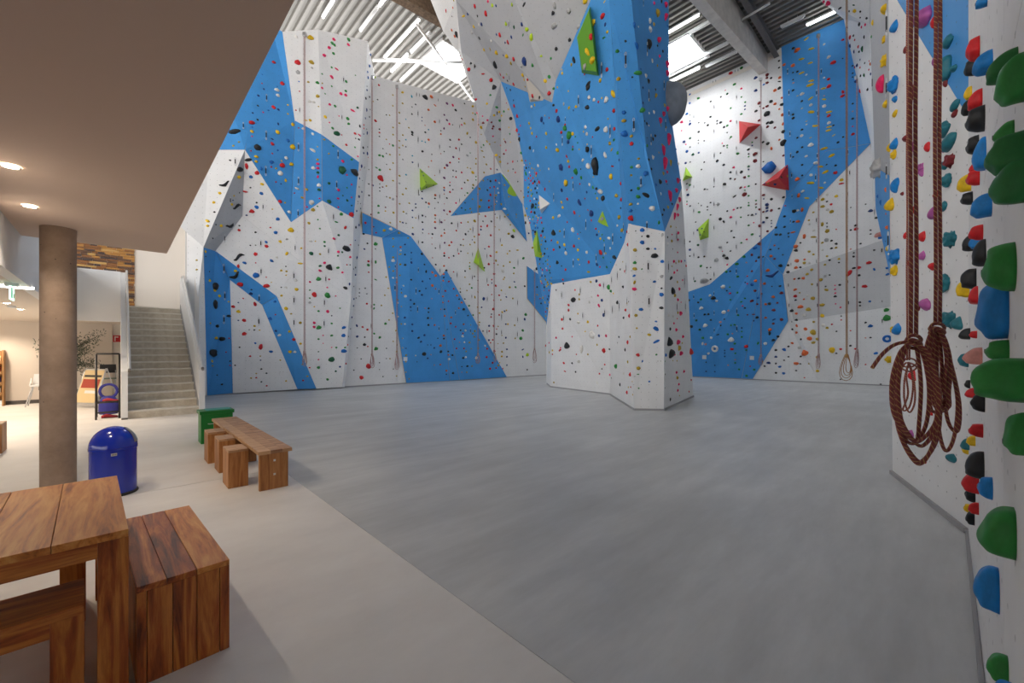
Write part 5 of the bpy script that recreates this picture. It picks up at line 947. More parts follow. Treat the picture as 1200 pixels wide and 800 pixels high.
(640,200,6.667,"y 155 90 54;g 235 15 44;r 205 55 30;n 122 155 34;r 166 220 30;y 120 247 32;y 132 288 26;n 263 250 56;r 303 217 16;r 222 327 38;w 100 355 44;y 55 365 30;r 166 400 16;o 262 352 14;y 318 165 32;w 338 110 34;g 366 130 30;k 393 140 28;w 425 163 46;g 385 178 22;y 400 215 24;k 443 215 40;r 327 310 22;n 355 330 50;r 353 387 24;w 210 462 48;k 58 485 48;y 108 470 22;r 245 494 16;k 268 482 12;y 255 532 16;r 390 453 24;y 412 475 18;n 398 500 28;g 437 500 24;y 425 530 26;g 452 545 20;w 493 527 36;y 90 560 28;y 143 578 30;k 102 600 30;r 218 588 30;y 250 617 30;r 60 618 26;w 157 648 40;k 153 608 16;n 317 636 28;r 428 637 40;y 467 645 20;g 447 678 20;w 502 605 22;k 535 675 42;y 252 694 24;r 333 714 30;n 398 732 30;g 474 751 22;k 88 715 34;r 153 772 26;y 332 790 36;k 120 743 14;w 262 733 14;o 550 192 34;r 590 225 38;k 583 292 16;o 570 360 36;o 593 463 34;w 556 427 20;r 633 478 28;y 508 45 42;r 585 98 34;k 385 12 50;o 663 35 22;g 720 138 28;g 718 203 36;k 665 152 18;o 661 262 30;b 661 312 30;r 662 368 42;w 717 257 18;k 780 190 56;b 750 462 36;b 750 560 38;o 694 618 32;g 692 717 28;o 692 767 36;g 748 768 14;r 640 577 34;k 748 512 12;o 600 710 14;g 505 715 12;k 585 520 16;w 597 608 14;k 700 470 12;k 795 512 30;k 795 610 30;r 615 785 26;k 580 770 20;w 548 735 20;e 438 375 30"),
(700,0,6.667,"p 442 27 30;p 532 38 44;p 532 132 62;o 468 102 60;w 410 165 40;w 410 225 44;o 440 188 30;b 287 195 42;w 320 210 18;p 478 312 52;b 305 355 50;k 400 345 74;k 468 358 22;k 510 400 24;p 484 440 32;w 428 475 36;o 468 513 24;p 543 502 50;p 543 573 44;g 318 570 60;b 340 540 30;w 377 592 36;k 397 635 38;b 355 685 30;k 453 700 24;o 455 748 44;k 405 780 22;k 220 322 22;g 155 400 32;o 165 617 36;k 273 602 16;r 76 542 34;y 25 628 34;r 42 127 46;b 62 190 24;y 78 250 26;g 50 295 32;o 55 15 22;w 72 778 44;k 500 12 30;b 547 200 18"),
(700,100,6.667,"b 208 213 38;o 206 277 36;b 212 375 48;o 266 397 28;r 267 457 36;g 352 190 50;b 355 138 28;k 453 38 24;o 453 85 40;b 355 18 26;k 405 115 22;w 440 207 30;w 404 216 18;p 545 187 46;o 524 157 34;p 515 225 46;p 488 275 46;o 496 313 26;o 538 328 18;k 385 297 28;w 402 315 28;k 433 420 36;k 450 395 30;b 385 415 26;g 387 472 38;p 553 420 80;p 513 508 66;o 505 465 24;o 480 525 18;p 522 608 90;o 570 605 44;w 432 562 38;k 400 580 26;k 420 652 26;p 543 678 30;o 514 688 34;p 535 752 32;b 382 688 44;w 318 632 38;g 265 638 26;o 263 702 20;o 323 573 20;k 487 752 42;b 457 775 30;p 625 745 44;b 648 740 20;k 545 772 16;w 630 610 30;b 612 500 22;k 368 278 18"),
(720,210,5.714,"p 368 112 62;p 412 75 34;p 418 10 30;p 344 15 26;k 300 18 36;k 275 40 24;k 212 105 48;g 158 117 28;g 157 65 22;w 252 195 38;o 357 187 28;k 330 205 24;k 320 238 24;w 310 98 22;k 385 165 20;p 432 137 36;p 418 185 46;p 400 247 46;p 422 240 30;g 298 290 26;b 187 340 36;k 230 382 36;b 187 422 34;k 230 467 40;k 268 512 42;b 273 465 16;o 140 472 28;e 320 372 26;b 320 550 26;o 135 600 28;g 135 558 22;b 132 646 22;g 182 600 14;o 135 690 28;p 133 735 32;b 268 685 22;e 316 650 26;k 315 730 16;b 315 772 32;r 92 435 30;r 70 622 30;k 60 720 28;k 40 602 20;o 375 317 24;o 412 322 18;p 424 360 30;p 384 370 16;p 422 405 24;o 382 412 24;w 355 432 24;p 421 490 18;p 395 550 30;o 430 550 24;p 445 550 24;o 384 582 16;o 410 560 16;p 398 625 26;p 418 610 20;k 378 662 48;o 420 688 22;p 455 675 18;k 387 745 50;p 432 735 28;o 402 775 32;b 470 545 16;r 478 580 22;k 355 388 18;k 390 467 12;o 28 252 32;o 48 343 30;r 88 350 24;k 8 525 26;r 50 137 34;o 15 110 28"),
(720,340,5.333,"b 294 28 32;k 293 110 26;b 166 120 28;o 135 157 24;k 90 70 12;k 20 75 28;r 72 124 26;r 95 160 30;k 60 172 24;b 260 195 16;b 260 240 32;b 263 320 34;o 218 278 24;o 140 237 14;r 147 403 24;b 175 443 16;o 150 487 28;g 148 525 16;b 218 570 14;g 262 402 14;g 152 612 12;o 80 82 18;o 100 290 20;r 85 325 30;k 68 372 28;r 100 525 30;o 85 447 22;r 80 638 28;k 30 292 18;w 60 520 20;r 103 605 16;o 88 605 14;y 112 570 12;o 115 652 14;g 13 475 36;k 20 328 10;k 362 10 32;o 376 30 26;p 394 60 26;p 415 75 14;p 410 145 36;o 395 140 22;p 391 177 14;p 370 207 22;p 384 247 30;p 426 290 28;p 395 325 42;k 340 320 60;o 402 360 34;o 422 330 16;k 350 397 68;p 375 402 22;p 413 395 38;w 395 405 16;r 475 382 44;p 386 513 24;p 433 507 24;o 391 547 28;p 401 587 22;p 394 625 22;o 406 658 12;k 348 682 24;r 465 632 14;r 478 560 18;b 320 405 26;k 347 242 26;k 465 63 18;k 317 525 12;k 316 610 10;w 337 157 22;w 365 162 20;g 316 443 10;o 390 440 14;o 365 440 12"),
(630,310,4.444,"y 265 42 30;k 188 183 34;k 153 420 36;w 285 365 40;w 230 440 36;g 412 527 30;k 445 115 26;k 417 197 26;r 132 78 16;r 195 132 14;r 162 210 18;r 162 237 18;r 127 285 18;r 130 332 14;r 117 445 22;r 137 512 16;r 142 555 16;k 180 512 12;k 198 558 12;w 213 300 24;w 215 505 22;y 262 297 18;y 248 348 14;r 345 447 26;p 357 370 18;n 320 370 18;p 320 213 22;n 335 185 20;p 315 160 14;n 307 85 20;o 277 90 16;p 325 105 18;g 370 117 26;g 383 138 22;y 395 150 14;n 345 262 22;y 210 255 12;o 217 180 14;o 217 155 14;r 313 317 12;k 170 283 16;k 135 98 14;k 97 132 10;w 310 615 20;r 322 567 12;p 377 573 16;r 350 520 12;k 335 542 10;o 262 467 12;p 120 432 10;p 97 380 14;p 180 375 10;r 202 467 10;k 385 590 14;o 310 417 14;k 427 375 20;k 375 440 14;o 85 613 12;y 80 450 14;r 470 403 28;k 455 443 26;r 478 265 24;r 460 235 26;o 470 507 20;r 483 572 30;k 448 275 24;o 483 375 16;r 465 665 26;k 430 625 22;p 325 12 12;w 270 195 18;w 280 168 14;p 505 125 26;o 505 95 22;o 507 20 22;b 503 58 16;r 455 40 26;k 432 22 20"),
(790,60,6.667,"b 123 338 18;g 190 368 24;b 122 406 18;b 100 488 22;k 125 498 10;p 60 552 24;n 123 568 22;n 124 545 14;p 58 621 12;k 192 557 12;k 192 630 20;k 239 559 12;k 286 393 16;k 284 513 20;k 336 543 14;k 363 555 22;k 336 566 14;k 365 357 14;d 415 333 18;g 471 259 24;p 525 292 18;g 526 130 26;r 443 172 32;n 636 207 26;n 638 306 24;b 700 260 16;m 727 185 28;m 725 208 20;k 757 210 20;m 727 247 24;a 788 305 28;m 665 405 28;k 757 393 28;a 788 412 24;m 727 430 24;m 698 445 18;k 725 488 40;k 640 468 24;m 665 540 22;k 730 560 24;k 760 555 30;m 730 590 22;k 732 722 28;k 695 710 20;a 760 760 28;m 640 676 22;k 580 768 22;g 442 445 16;p 442 545 18;g 525 490 18;g 555 398 16;n 553 427 14;n 553 454 14;g 415 582 20;k 390 593 20;g 443 670 18;k 414 635 12;p 376 719 12;k 388 740 16;g 414 735 14;g 415 752 12;d 125 680 20;n 78 707 22;p 92 728 12;b 100 783 24;k 190 718 10;k 235 700 12;k 190 695 10;n 610 737 14;g 610 712 14;k 263 578 20;p 580 577 12;k 433 685 8;k 670 432 12;m 787 597 20;g 526 358 14;p 400 305 10"),
(790,170,6.667,"b 100 48 22;d 147 72 22;n 192 60 18;k 124 15 12;n 90 140 20;k 125 132 12;k 235 133 14;k 213 190 12;k 337 123 24;k 388 153 20;g 497 66 24;k 388 8 14;g 414 15 14;k 363 62 14;g 582 35 22;k 582 68 14;m 632 70 34;m 632 123 34;g 582 90 14;p 466 173 18;k 440 212 18;k 525 210 26;d 582 165 18;n 582 190 14;g 582 243 18;m 550 252 24;k 440 262 18;m 475 266 16;k 395 305 28;k 310 325 12;k 638 305 16;m 520 333 22;p 552 327 14;g 552 352 12;k 238 344 16;k 260 345 10;m 550 385 38;k 472 400 26;g 582 320 16;g 582 396 16;n 108 387 22;g 123 312 20;k 99 302 14;p 100 350 12;p 100 463 12;k 125 475 14;g 195 523 22;k 260 482 14;k 285 448 14;k 260 505 12;k 212 472 12;e 343 462 28;p 466 503 16;k 495 492 16;d 521 488 16;g 640 432 14;m 640 460 14;d 640 485 14;m 668 502 22;m 698 390 24;k 760 422 24;n 725 465 30;n 725 490 24;n 725 515 22;m 760 510 24;m 697 522 18;n 697 602 22;k 725 568 22;k 760 590 12;n 760 610 12;n 760 637 12;m 668 630 26;m 730 672 20;g 582 470 16;g 582 450 12;k 608 544 18;n 638 538 14;k 580 548 14;k 415 515 16;p 443 562 20;g 521 563 14;k 360 577 28;k 388 598 24;k 285 545 14;k 447 670 16;k 468 720 16;g 610 697 22;p 568 735 16;g 525 763 16;g 582 626 16;p 622 605 12;m 668 770 30;n 670 710 14;d 187 780 22;k 123 753 16;k 168 600 12;k 415 760 14;g 100 440 12;k 190 455 10;n 700 420 12;n 218 652 16;n 205 700 16;k 233 677 12;n 183 663 18"),
(890,40,6.667,"y 367 37 32;y 405 115 38;y 328 195 36;y 398 225 32;y 330 303 34;y 405 365 36;y 395 398 44;y 400 502 32;y 405 608 42;y 437 717 38;y 500 424 34;y 506 509 30;y 545 608 38;y 544 724 32;y 540 752 34;y 580 790 22;r 577 222 38;r 540 352 24;r 543 407 34;r 541 637 28;r 652 452 30;r 650 483 30;r 652 43 20;w 540 178 26;w 332 466 28;w 402 553 26;w 506 562 30;w 543 692 26;w 367 317 16;w 505 340 16;a 293 124 38;a 262 245 32;a 193 239 24;k 264 110 24;k 153 209 18;k 153 262 16;m 62 320 28;m 60 380 24;k 90 345 22;n 33 392 16;a 158 340 24;k 155 370 22;k 155 422 28;a 120 438 26;k 88 527 30;a 176 497 18;m 62 562 24;m 30 578 18;a 120 548 22;k 176 550 30;a 155 585 16;k 57 622 38;a 180 630 28;k 63 692 20;k 92 688 28;k 62 723 16;a 187 700 26;k 188 762 34;k 262 300 14;k 296 292 18;k 263 356 14;s 265 380 14;k 262 438 18;y 297 482 14;k 330 523 18;y 332 580 14;k 262 628 20;k 264 656 24;y 367 680 14;w 367 705 14;k 332 745 18;w 330 793 26;k 578 712 16;k 728 305 14;k 727 335 12;k 727 247 14;k 728 543 16;k 728 660 20;s 728 603 12;p 728 720 12;r 730 780 24;s 506 482 12;k 650 190 12;w 505 80 18"),
(940,0,7.27,"r 411 317 36;k 440 303 26;d 455 305 32;r 450 338 20;k 530 315 30;r 480 395 24;d 515 418 42;n 444 440 28;k 488 440 26;n 412 387 32;r 388 170 28;n 388 232 28;k 465 180 40;k 490 205 36;p 540 208 30;p 508 230 24;n 495 508 18;k 535 535 18;n 470 555 30;r 450 570 24;r 495 575 20;r 570 592 18;k 500 645 26;d 530 640 36;n 468 690 36;r 495 775 38;k 560 760 28;n 585 630 26;a 582 545 30;r 572 520 16;n 580 250 22;g 593 310 26;r 582 345 18;k 430 625 16;r 432 150 14;p 222 28 44;k 322 70 36;d 440 43 22;y 448 92 36;k 495 98 20;k 400 95 16;k 550 155 24;k 495 150 16;p 185 15 26;d 410 150 30;d 340 130 36;k 310 118 24;y 605 192 42"),
(880,150,6.667,"k 255 28 32;k 253 115 48;a 222 92 18;n 132 122 28;a 160 160 28;k 95 110 14;m 254 215 20;B 145 315 100;k 98 262 12;k 38 75 22;m 36 203 28;m 32 257 30;k 98 523 24;n 98 553 14;k 162 555 24;k 254 540 20;n 125 600 32;n 125 632 26;n 125 655 20;m 160 643 24;m 98 657 18;m 125 702 24;n 97 735 22;k 220 628 18;k 196 777 20;w 400 62 22;k 363 76 16;y 467 75 16;w 468 130 36;k 400 150 18;k 362 187 22;k 330 225 16;w 432 220 22;k 400 12 18;y 608 18 34;y 643 68 40;k 680 112 20;k 720 70 16;y 572 160 40;y 630 215 40;y 543 302 36;y 582 343 40;y 467 429 42;y 545 467 36;y 437 547 32;w 507 273 34;w 470 367 26;k 400 288 18;k 400 370 16;a 362 400 34;r 660 349 30;k 590 285 12;k 662 292 18;w 405 494 26;a 373 527 36;a 400 638 34;k 338 650 34;w 365 642 20;k 262 690 20;a 366 730 28;k 332 732 18;k 262 772 20;r 268 606 12;w 577 427 18;y 708 405 28;r 707 434 30;y 667 531 24;o 560 557 28;o 560 613 30;r 627 596 20;k 594 574 16;w 595 520 20;w 600 637 26;o 630 653 32;o 488 657 16;o 453 720 16;w 455 750 18;o 558 752 34;k 594 742 12;s 745 570 12;r 793 45 22;k 780 620 10;n 108 435 18;o 135 432 18;n 187 437 26;d 238 385 24;n 277 308 16;o 285 375 18"),
(790,270,6.667,"d 187 115 20;k 121 87 14;n 123 150 22;k 123 200 14;k 190 209 18;k 236 202 16;g 209 278 22;k 257 290 14;k 285 288 12;d 163 396 18;k 259 335 10;k 285 380 14;e 360 130 28;e 330 230 38;k 388 195 24;k 413 215 28;e 235 393 56;k 440 160 14;p 415 267 16;p 378 162 10;g 525 97 16;d 470 55 14;g 612 30 20;p 568 68 16;m 668 103 30;b 632 136 32;m 607 190 22;g 545 203 24;g 490 262 28;k 438 318 18;g 408 322 22;g 497 360 22;m 640 238 22;k 662 210 24;k 695 205 16;k 752 148 16;a 757 200 24;m 785 220 18;s 565 250 14;m 608 318 20;r 572 357 16;a 732 310 28;a 636 393 26;a 705 415 24;m 632 470 24;b 608 420 32;p 572 415 16;k 555 405 12;w 383 440 36;g 435 442 14;p 437 490 18;k 412 470 14;g 495 485 20;w 280 507 20;k 307 525 34;w 333 550 22;g 209 537 20;k 188 562 18;w 212 605 30;k 238 655 18;k 268 653 20;w 388 638 36;s 424 626 20;g 500 660 18;g 553 530 16;k 553 605 16;m 607 550 28;b 655 525 20;g 525 557 16;m 650 575 18;a 715 575 22;k 745 572 26;m 778 620 26;a 775 517 24;a 715 680 20;n 780 695 24;m 775 727 22;a 748 775 30;m 620 655 22;k 648 678 24;m 573 658 14;d 173 702 20;k 287 698 16;w 243 740 34;s 362 716 24;k 392 692 14;k 364 742 16;d 200 773 20;g 445 740 16;g 472 735 16;n 528 760 14;k 135 750 28;m 682 495 18;n 622 705 14;g 440 540 14;p 535 588 14"),
(890,250,6.667,"n 197 22 20;k 265 65 16;a 298 62 26;k 197 107 20;k 128 110 18;k 132 165 26;k 163 165 22;k 227 155 18;a 262 147 30;k 227 182 14;a 118 250 16;k 86 280 16;k 150 275 14;a 88 333 26;m 118 356 18;k 182 323 14;k 165 407 28;a 66 443 26;N 100 478 94;m 38 548 26;k 160 567 20;k 97 570 12;m 172 620 26;a 110 650 26;m 140 698 18;a 47 708 22;k 78 706 26;m 115 752 26;k 28 338 18;m 8 235 30;y 387 52 18;w 390 85 18;w 424 133 18;o 422 184 34;a 350 180 38;a 283 258 34;k 320 230 16;k 286 288 26;o 388 298 22;o 422 320 18;k 224 405 20;a 292 370 34;a 352 360 18;o 350 387 24;w 388 387 20;a 285 422 26;k 320 420 18;k 223 458 26;o 407 440 24;o 373 474 24;a 342 506 26;k 308 508 20;a 274 512 18;o 410 553 18;a 279 595 26;r 280 646 28;k 282 676 16;a 347 670 16;o 314 620 14;o 417 663 34;w 375 643 20;a 320 730 38;o 383 748 34;k 252 760 28;a 288 782 22;w 350 795 30;o 492 87 34;k 528 77 14;o 530 137 34;k 528 105 12;r 600 124 12;e 523 208 34;k 563 213 18;o 491 228 18;k 600 236 20;k 563 272 18;o 598 267 18;w 490 285 20;o 528 334 18;k 548 365 18;y 621 355 18;k 621 383 14;o 512 400 18;o 479 519 30;e 512 490 24;k 548 481 14;o 523 597 28;k 627 558 20;p 590 562 12;p 590 592 14;p 592 622 14;k 592 647 20;k 517 570 14;o 490 715 34;p 595 706 12;p 633 733 14;r 702 466 46;k 738 427 24;r 775 423 28;r 755 122 30;k 752 93 20;k 735 337 18;k 737 308 14;k 778 483 22;k 740 577 14;k 785 693 18;k 785 720 16;k 713 130 16;k 790 236 16;s 712 278 14"),
(790,350,6.667,"w 213 72 30;k 238 122 20;g 268 120 22;w 390 105 38;s 424 92 20;k 173 170 22;w 243 208 34;s 363 184 22;d 200 242 20;k 341 280 22;g 224 305 24;w 290 305 24;w 222 350 26;s 246 355 22;O 320 390 50;w 445 318 40;g 419 277 20;s 455 272 14;g 474 350 20;r 452 393 28;g 478 426 16;g 477 500 16;w 268 427 22;r 563 372 32;g 562 400 16;g 655 347 24;w 713 350 28;a 748 243 30;k 745 270 32;k 775 322 24;a 775 194 24;k 780 160 22;n 738 500 28;k 707 526 16;k 795 400 22;n 795 452 20;g 507 551 18;g 625 553 20;g 566 601 22;n 395 403 12;n 395 425 12;n 395 450 12;n 250 567 14;k 250 495 12;n 318 520 12;n 318 568 12;s 422 518 14;g 528 298 18;g 528 255 14;s 528 225 16;s 477 475 12;r 595 527 12;k 795 505 16;k 795 578 18;d 445 205 14;g 472 203 14;a 715 145 22;k 648 143 26;m 620 122 20"),
(900,350,6.667,"k 185 93 24;a 256 62 36;a 221 117 18;y 317 83 32;o 422 47 30;o 345 5 26;w 295 137 36;k 222 164 20;a 224 210 26;k 191 237 18;a 222 263 22;a 293 236 28;o 358 180 20;y 424 132 32;w 432 207 32;o 462 227 22;o 352 262 42;a 325 310 38;o 387 314 28;o 355 342 28;k 257 315 18;a 190 345 20;k 160 372 18;k 65 400 26;b 127 395 26;w 250 378 36;a 288 420 48;b 64 453 20;k 160 452 14;k 256 450 18;a 220 505 34;b 92 530 24;k 126 480 14;k 64 507 16;k 253 507 12;k 220 560 14;k 64 580 20;b 122 582 24;o 320 507 14;y 387 563 24;r 285 616 12;y 500 400 44;r 568 393 20;k 535 254 14;r 499 199 14;k 644 366 18;r 683 391 18;r 645 249 12;k 762 185 16;b 800 211 28;k 801 302 14;s 762 305 12;b 843 425 28;b 795 20 20;k 718 28 16;k 718 55 14;g 925 87 36;g 930 147 50;C 932 312 56;r 762 513 12;k 572 135 12;r 572 165 12;k 528 40 12;r 567 67 14;k 880 667 14;k 567 628 12;n 8 498 22;n 42 322 20;k 78 295 22;n 12 275 28;a 15 243 28;a 40 193 24;n 45 162 20;m 105 162 28;a 45 87 22;m 72 32 18;k 12 40 24;k 534 425 14;o 385 455 24"),
(960,220,6.667,"b 460 65 36;b 483 115 40;n 402 178 28;b 478 388 32;a 522 15 40;a 523 203 24;a 535 310 44;y 535 475 44;w 545 520 44;k 445 235 22;k 363 128 12;k 402 330 14;k 402 360 14;k 430 486 16;r 388 585 34;b 430 637 24;r 355 770 34;r 93 128 22;y 133 66 22;b 535 675 26;b 530 627 22;k 518 418 14"),
]
# ---- volumes first: holds may sit on them
def volume(base, apexes, h, mat, label, where):
    hits = [cast(*p) for p in base]
    if any(x is None for x in hits): return
    mid = sorted(hits, key=lambda t: t[3])[(len(hits)-1)//2]
    hits = [t if abs(t[3]-mid[3]) < 2.0 else (ONPLANE(*q_, mid[0], mid[1]), mid[1], mid[2], mid[3]) for t, q_ in zip(hits, base)]
    pts = [x[0] for x in hits]; n = sum((x[1] for x in hits), Vector()).normalized()
    bm = bmesh.new(); bv = [bm.verts.new(p-n*.02) for p in pts]
    av = []
    for ax in apexes:
        d_ = ray(*ax); q_ = ONPLANE(*ax, mid[0], mid[1]); av.append(bm.verts.new(UP*EYE+d_*((q_-UP*EYE).dot(FWD)-h)))
    k = len(bv)
    if len(av) == 1:
        for i in range(k): bm.faces.new((bv[i], bv[(i+1) % k], av[0]))
    else:
        for i in range(k): bm.faces.new((bv[i], bv[(i+1) % k], av[(i+1) % k], av[i]))
        bm.faces.new(av)
    bm.faces.new(bv[::-1]); bmesh.ops.recalc_face_normals(bm, faces=bm.faces)
    bmesh.ops.triangulate(bm, faces=bm.faces)
    pi = len(PANELS); PANELS.append(where)
    for f in bm.faces:
        b0 = len(TRI_V); TRI_V.extend([Vector(v.co) for v in f.verts]); TRI_F.append((b0, b0+1, b0+2)); TRI_P.append(pi)
    tag(add('climbing_volume', bm, mat), label, 'climbing volume')
for args in (
    ([(491.9, 196.5), (514, 215.6), (492.5, 223.5)], [(499, 215.5)], .75, 'volume_lime', 'lime green pyramid volume high on the white wall, point to the right', 'the lime volume high on the white wall'),
    ([(560.6, 289), (569, 318.9), (555, 307)], [(561.5, 310)], .6, 'volume_lime', 'lime green pyramid volume above the low blue wedge panels', 'the lime volume above the blue wedge'),
    ([(588, 202.5), (607, 232.8), (594.5, 226)], [(602, 219)], .5, 'volume_lime', 'lime green volume at the tip of the blue arrow panel', 'the lime volume by the blue arrow panel'),
    ([(550.5, 98), (571.5, 128.5), (562, 136), (556, 118)], [(564, 123)], .5, 'volume_green', 'dark green volume on the underside of the grey overhang', 'the dark green volume'),
    ([(628.7, 266.5), (635.5, 302.5), (626.5, 300.5), (624.2, 285)], [(629.5, 293)], .35, 'volume_lime', 'tall lime green volume on the left edge strip of the pillar', 'the tall lime volume'),
    ([(630.9, 227), (645, 237.8), (634.5, 250.7)], [(632.6, 245.5)], .45, 'volume_white', 'white three-sided volume on the big blue face of the pillar', 'the white volume'),
    ([(705.5, 245), (713.5, 266.7), (699.2, 259.5)], [(705, 262.5)], .3, 'volume_lime', 'lime green triangle volume low on the big blue face of the pillar', 'the lime triangle volume'),
    ([(690.8, 7.5), (695.5, 34.5), (701.3, 89.3), (681, 85.8), (675, 43.5)], [(690, 12), (693.5, 35), (699, 84), (682, 81.5), (677, 44)], .28, 'volume_green', 'tall green slab volume at the top of the blue pillar face', 'the tall green slab volume'),
    ([(803.5, 195), (811.5, 207.3), (799.5, 212.3)], [(803.5, 205.2)], .6, 'volume_lime', 'small lime green volume beside the pillar on the white back wall', 'the small lime volume'),
    ([(830.8, 255), (830.6, 278), (820, 281.5), (817.5, 267.5)], [(822.5, 274.5)], .55, 'volume_lime', 'lime green four-sided volume in the middle of the white back wall', 'the lime four-sided volume'),
    ([(865.7, 141.5), (892, 145.3), (866.3, 168.2)], [(876, 149)], .8, 'volume_red', 'red pyramid volume high on the white back wall', 'the upper red volume'),
    ([(923.2, 192), (924.9, 223.2), (892, 217)], [(912, 208.5)], .8, 'volume_red', 'red pyramid volume touching the tall blue stripe', 'the lower red volume'),
    ([(613.5, 84), (632.5, 105), (638.5, 118.5), (620.3, 120.6)], [(622, 116)], .25, 'panel_beige', 'beige wedge volume at the lower tip of the grey overhang', 'the beige wedge volume')): volume(*args)
# grey dome on the pillar's side
dc = P(784.5, 122, 12.75); bm = bmesh.new(); bmesh.ops.create_icosphere(bm, subdivisions=3, radius=1)
rr = random.Random(5); dents = [Vector((rr.gauss(0, 1), rr.gauss(0, 1), rr.gauss(0, 1))).normalized() for _ in range(26)]
for v in bm.verts:
    k = 1-.05*max(0, max(v.co.dot(d_) for d_ in dents)-.93)/.07; v.co = dc+RGT*(v.co.x*.52*k)+FWD*(v.co.y*.55*k)+UP*(v.co.z*.66*k)
tag(add('dome_volume', bm, 'volume_dome', smooth='full'), 'grey dimpled dome volume bulging from the side of the pillar', 'climbing volume')
BVH = BVHTree.FromPolygons(TRI_V, TRI_F)

# ---- collect holds
PLATES = [(475, 420.4), (825.4, 418.3), (881.2, 419.2), (948, 419), (1014, 419.2), (772.3, 424.5), (365.4, 423.6), (417, 422), (290, 423.7), (330, 437.2)]
used = {}
def free(px, py, r=2.3):
    gx, gy = int(px//6), int(py//6)
    for i in (gx-1, gx, gx+1):
        for j in (gy-1, gy, gy+1):
            for (x, y) in used.get((i, j), ()):
                if (x-px)**2+(y-py)**2 < r*r: return False
    used.setdefault((gx, gy), []).append((px, py)); return True
for p in PLATES: free(*p)
HOLDS = []      # (px size, colour, kind, position, normal, w, h, depth, roll, where, near)
SPEC = {'K': ('k', 'dragon'), 'B': ('b', 'rock'), 'Y': ('y', 'pinch'), 'Q': ('k', 'pinch'), 'N': ('n', 'dragon'), 'O': ('w', 'ring'), 'C': ('b', 'ring'), 'q': ('k', 'ring')}
hr = random.Random(21)
for ox, oy, sc, txt in DATA:
    for tok in txt.split(';'):
        c_, x, y, s_ = tok.split(); px, py, ps = ox+float(x)/sc, oy+float(y)/sc, float(s_)/sc
        if px < 195+ (297-py)*.505 and py < 297: continue          # behind the soffit
        if not free(px, py): continue
        ht = cast(px, py)
        if ht is None: continue
        p, n, where, dep = ht
        kind = None
        if c_ in SPEC: c_, kind = SPEC[c_]
        size = ps*dep/F*1.02
        roll = hr.uniform(-.5, .5)
        if kind is None:
            kind = hr.choices(KINDS, (5, 3, 1, 1, 3, 2))[0] if ps > 3 else hr.choice(('round', 'round', 'wedge'))
            if where == BB and c_ == 'y': kind = 'crimp'; size *= .95
            if where.startswith(('the blue side', 'the shaded')) and c_ == 'p': kind = 'pinch' if ps > 8 else 'jug'
        if kind == 'dragon': size *= .72; roll = .45 if c_ == 'k' else .15
        if kind == 'pinch' and c_ == 'k' and ps > 15: size *= .8; roll = -.2
        HOLDS.append((ps, c_, kind, p, n, size, size, size*.55 if kind != 'ring' else size, roll, where, False))
# the pillar's left edge is the most densely set strip
for k in range(260):
    t = hr.random(); px = 613+t*30+hr.uniform(0, 13); py = 190+t*190
    if not free(px, py, 2.6): continue
    ht = cast(px, py)
    if ht is None or ht[2] not in (PE, PB, PL_): continue
    p, n, where, dep = ht; ps = hr.uniform(2.0, 3.6); size = ps*dep/F
    HOLDS.append((ps, hr.choice('rryyookkgwapbn'), hr.choice(('round', 'wedge')), p, n, size, size, size*.55, hr.uniform(-.5, .5), where, False))
# holds of the near wall's angled face: colour, x, y, height px
NEAR1 = "u 1086 20 26;r 1098 24 15;t 1113 47 15;t 1110 80 27;t 1119 80 10;u 1099 68 12;m 1109 97 9;t 1121 122 13;m 1120 132 9;t 1108 150 19;t 1115 164 20;r 1088 172 11;u 1106 174 9;m 1115 188 16;m 1063 162 10;m 1071 108 17;u 1080 197 12;t 1107 194 13;u 1071 172 12;m 1062 58 8;t 1112 211 17;u 1081 202 9;r 1098 227 9;r 1074 245 11;u 1095 248 14;t 1107 241 12;r 1062 276 8;r 1082 277 13;t 1116 280 20;u 1082 299 11;r 1066 308 7;r 1094 312 11;t 1109 332 22;u 1087 357 17;m 1077 360 9;t 1115 374 20;t 1124 378 16;r 1071 439 12;t 1114 441 10;u 1069 508 9;r 1084 539 8;r 1091 482 9;t 1117 537 14;z 1050 30 13;z 1050 99 19;z 1050 116 9;y 1050 132 8;z 1050 168 13;y 1049 181 11;y 1043 173 9;z 1051 217 16;y 1045 239 15;z 1051 300 18;y 1050 317 13;z 1053 385 14;y 1047 386 8;y 1043 421 9;y 1038 10 11;y 1037 46 8;y 1038 71 13;p 1035 98 18;y 1039 121 9;e 1031 197 22;s 1031 275 8;t 1100 420 10;m 1058 227 6"
for tok in NEAR1.split(';'):
    c_, x, y, s_ = tok.split(); px, py, ps = float(x), float(y), float(s_); ht = cast(px, py)
    if ht is None: continue
    p, n, where, dep = ht; kind = hr.choice(('jug', 'round', 'wedge', 'rock')) if c_ != 'e' else 'rock'
    h_ = ps*dep/F
    HOLDS.append((ps+8, c_, kind, p, n, h_*1.05, h_, h_*.6, hr.uniform(-.4, .4), where, True))
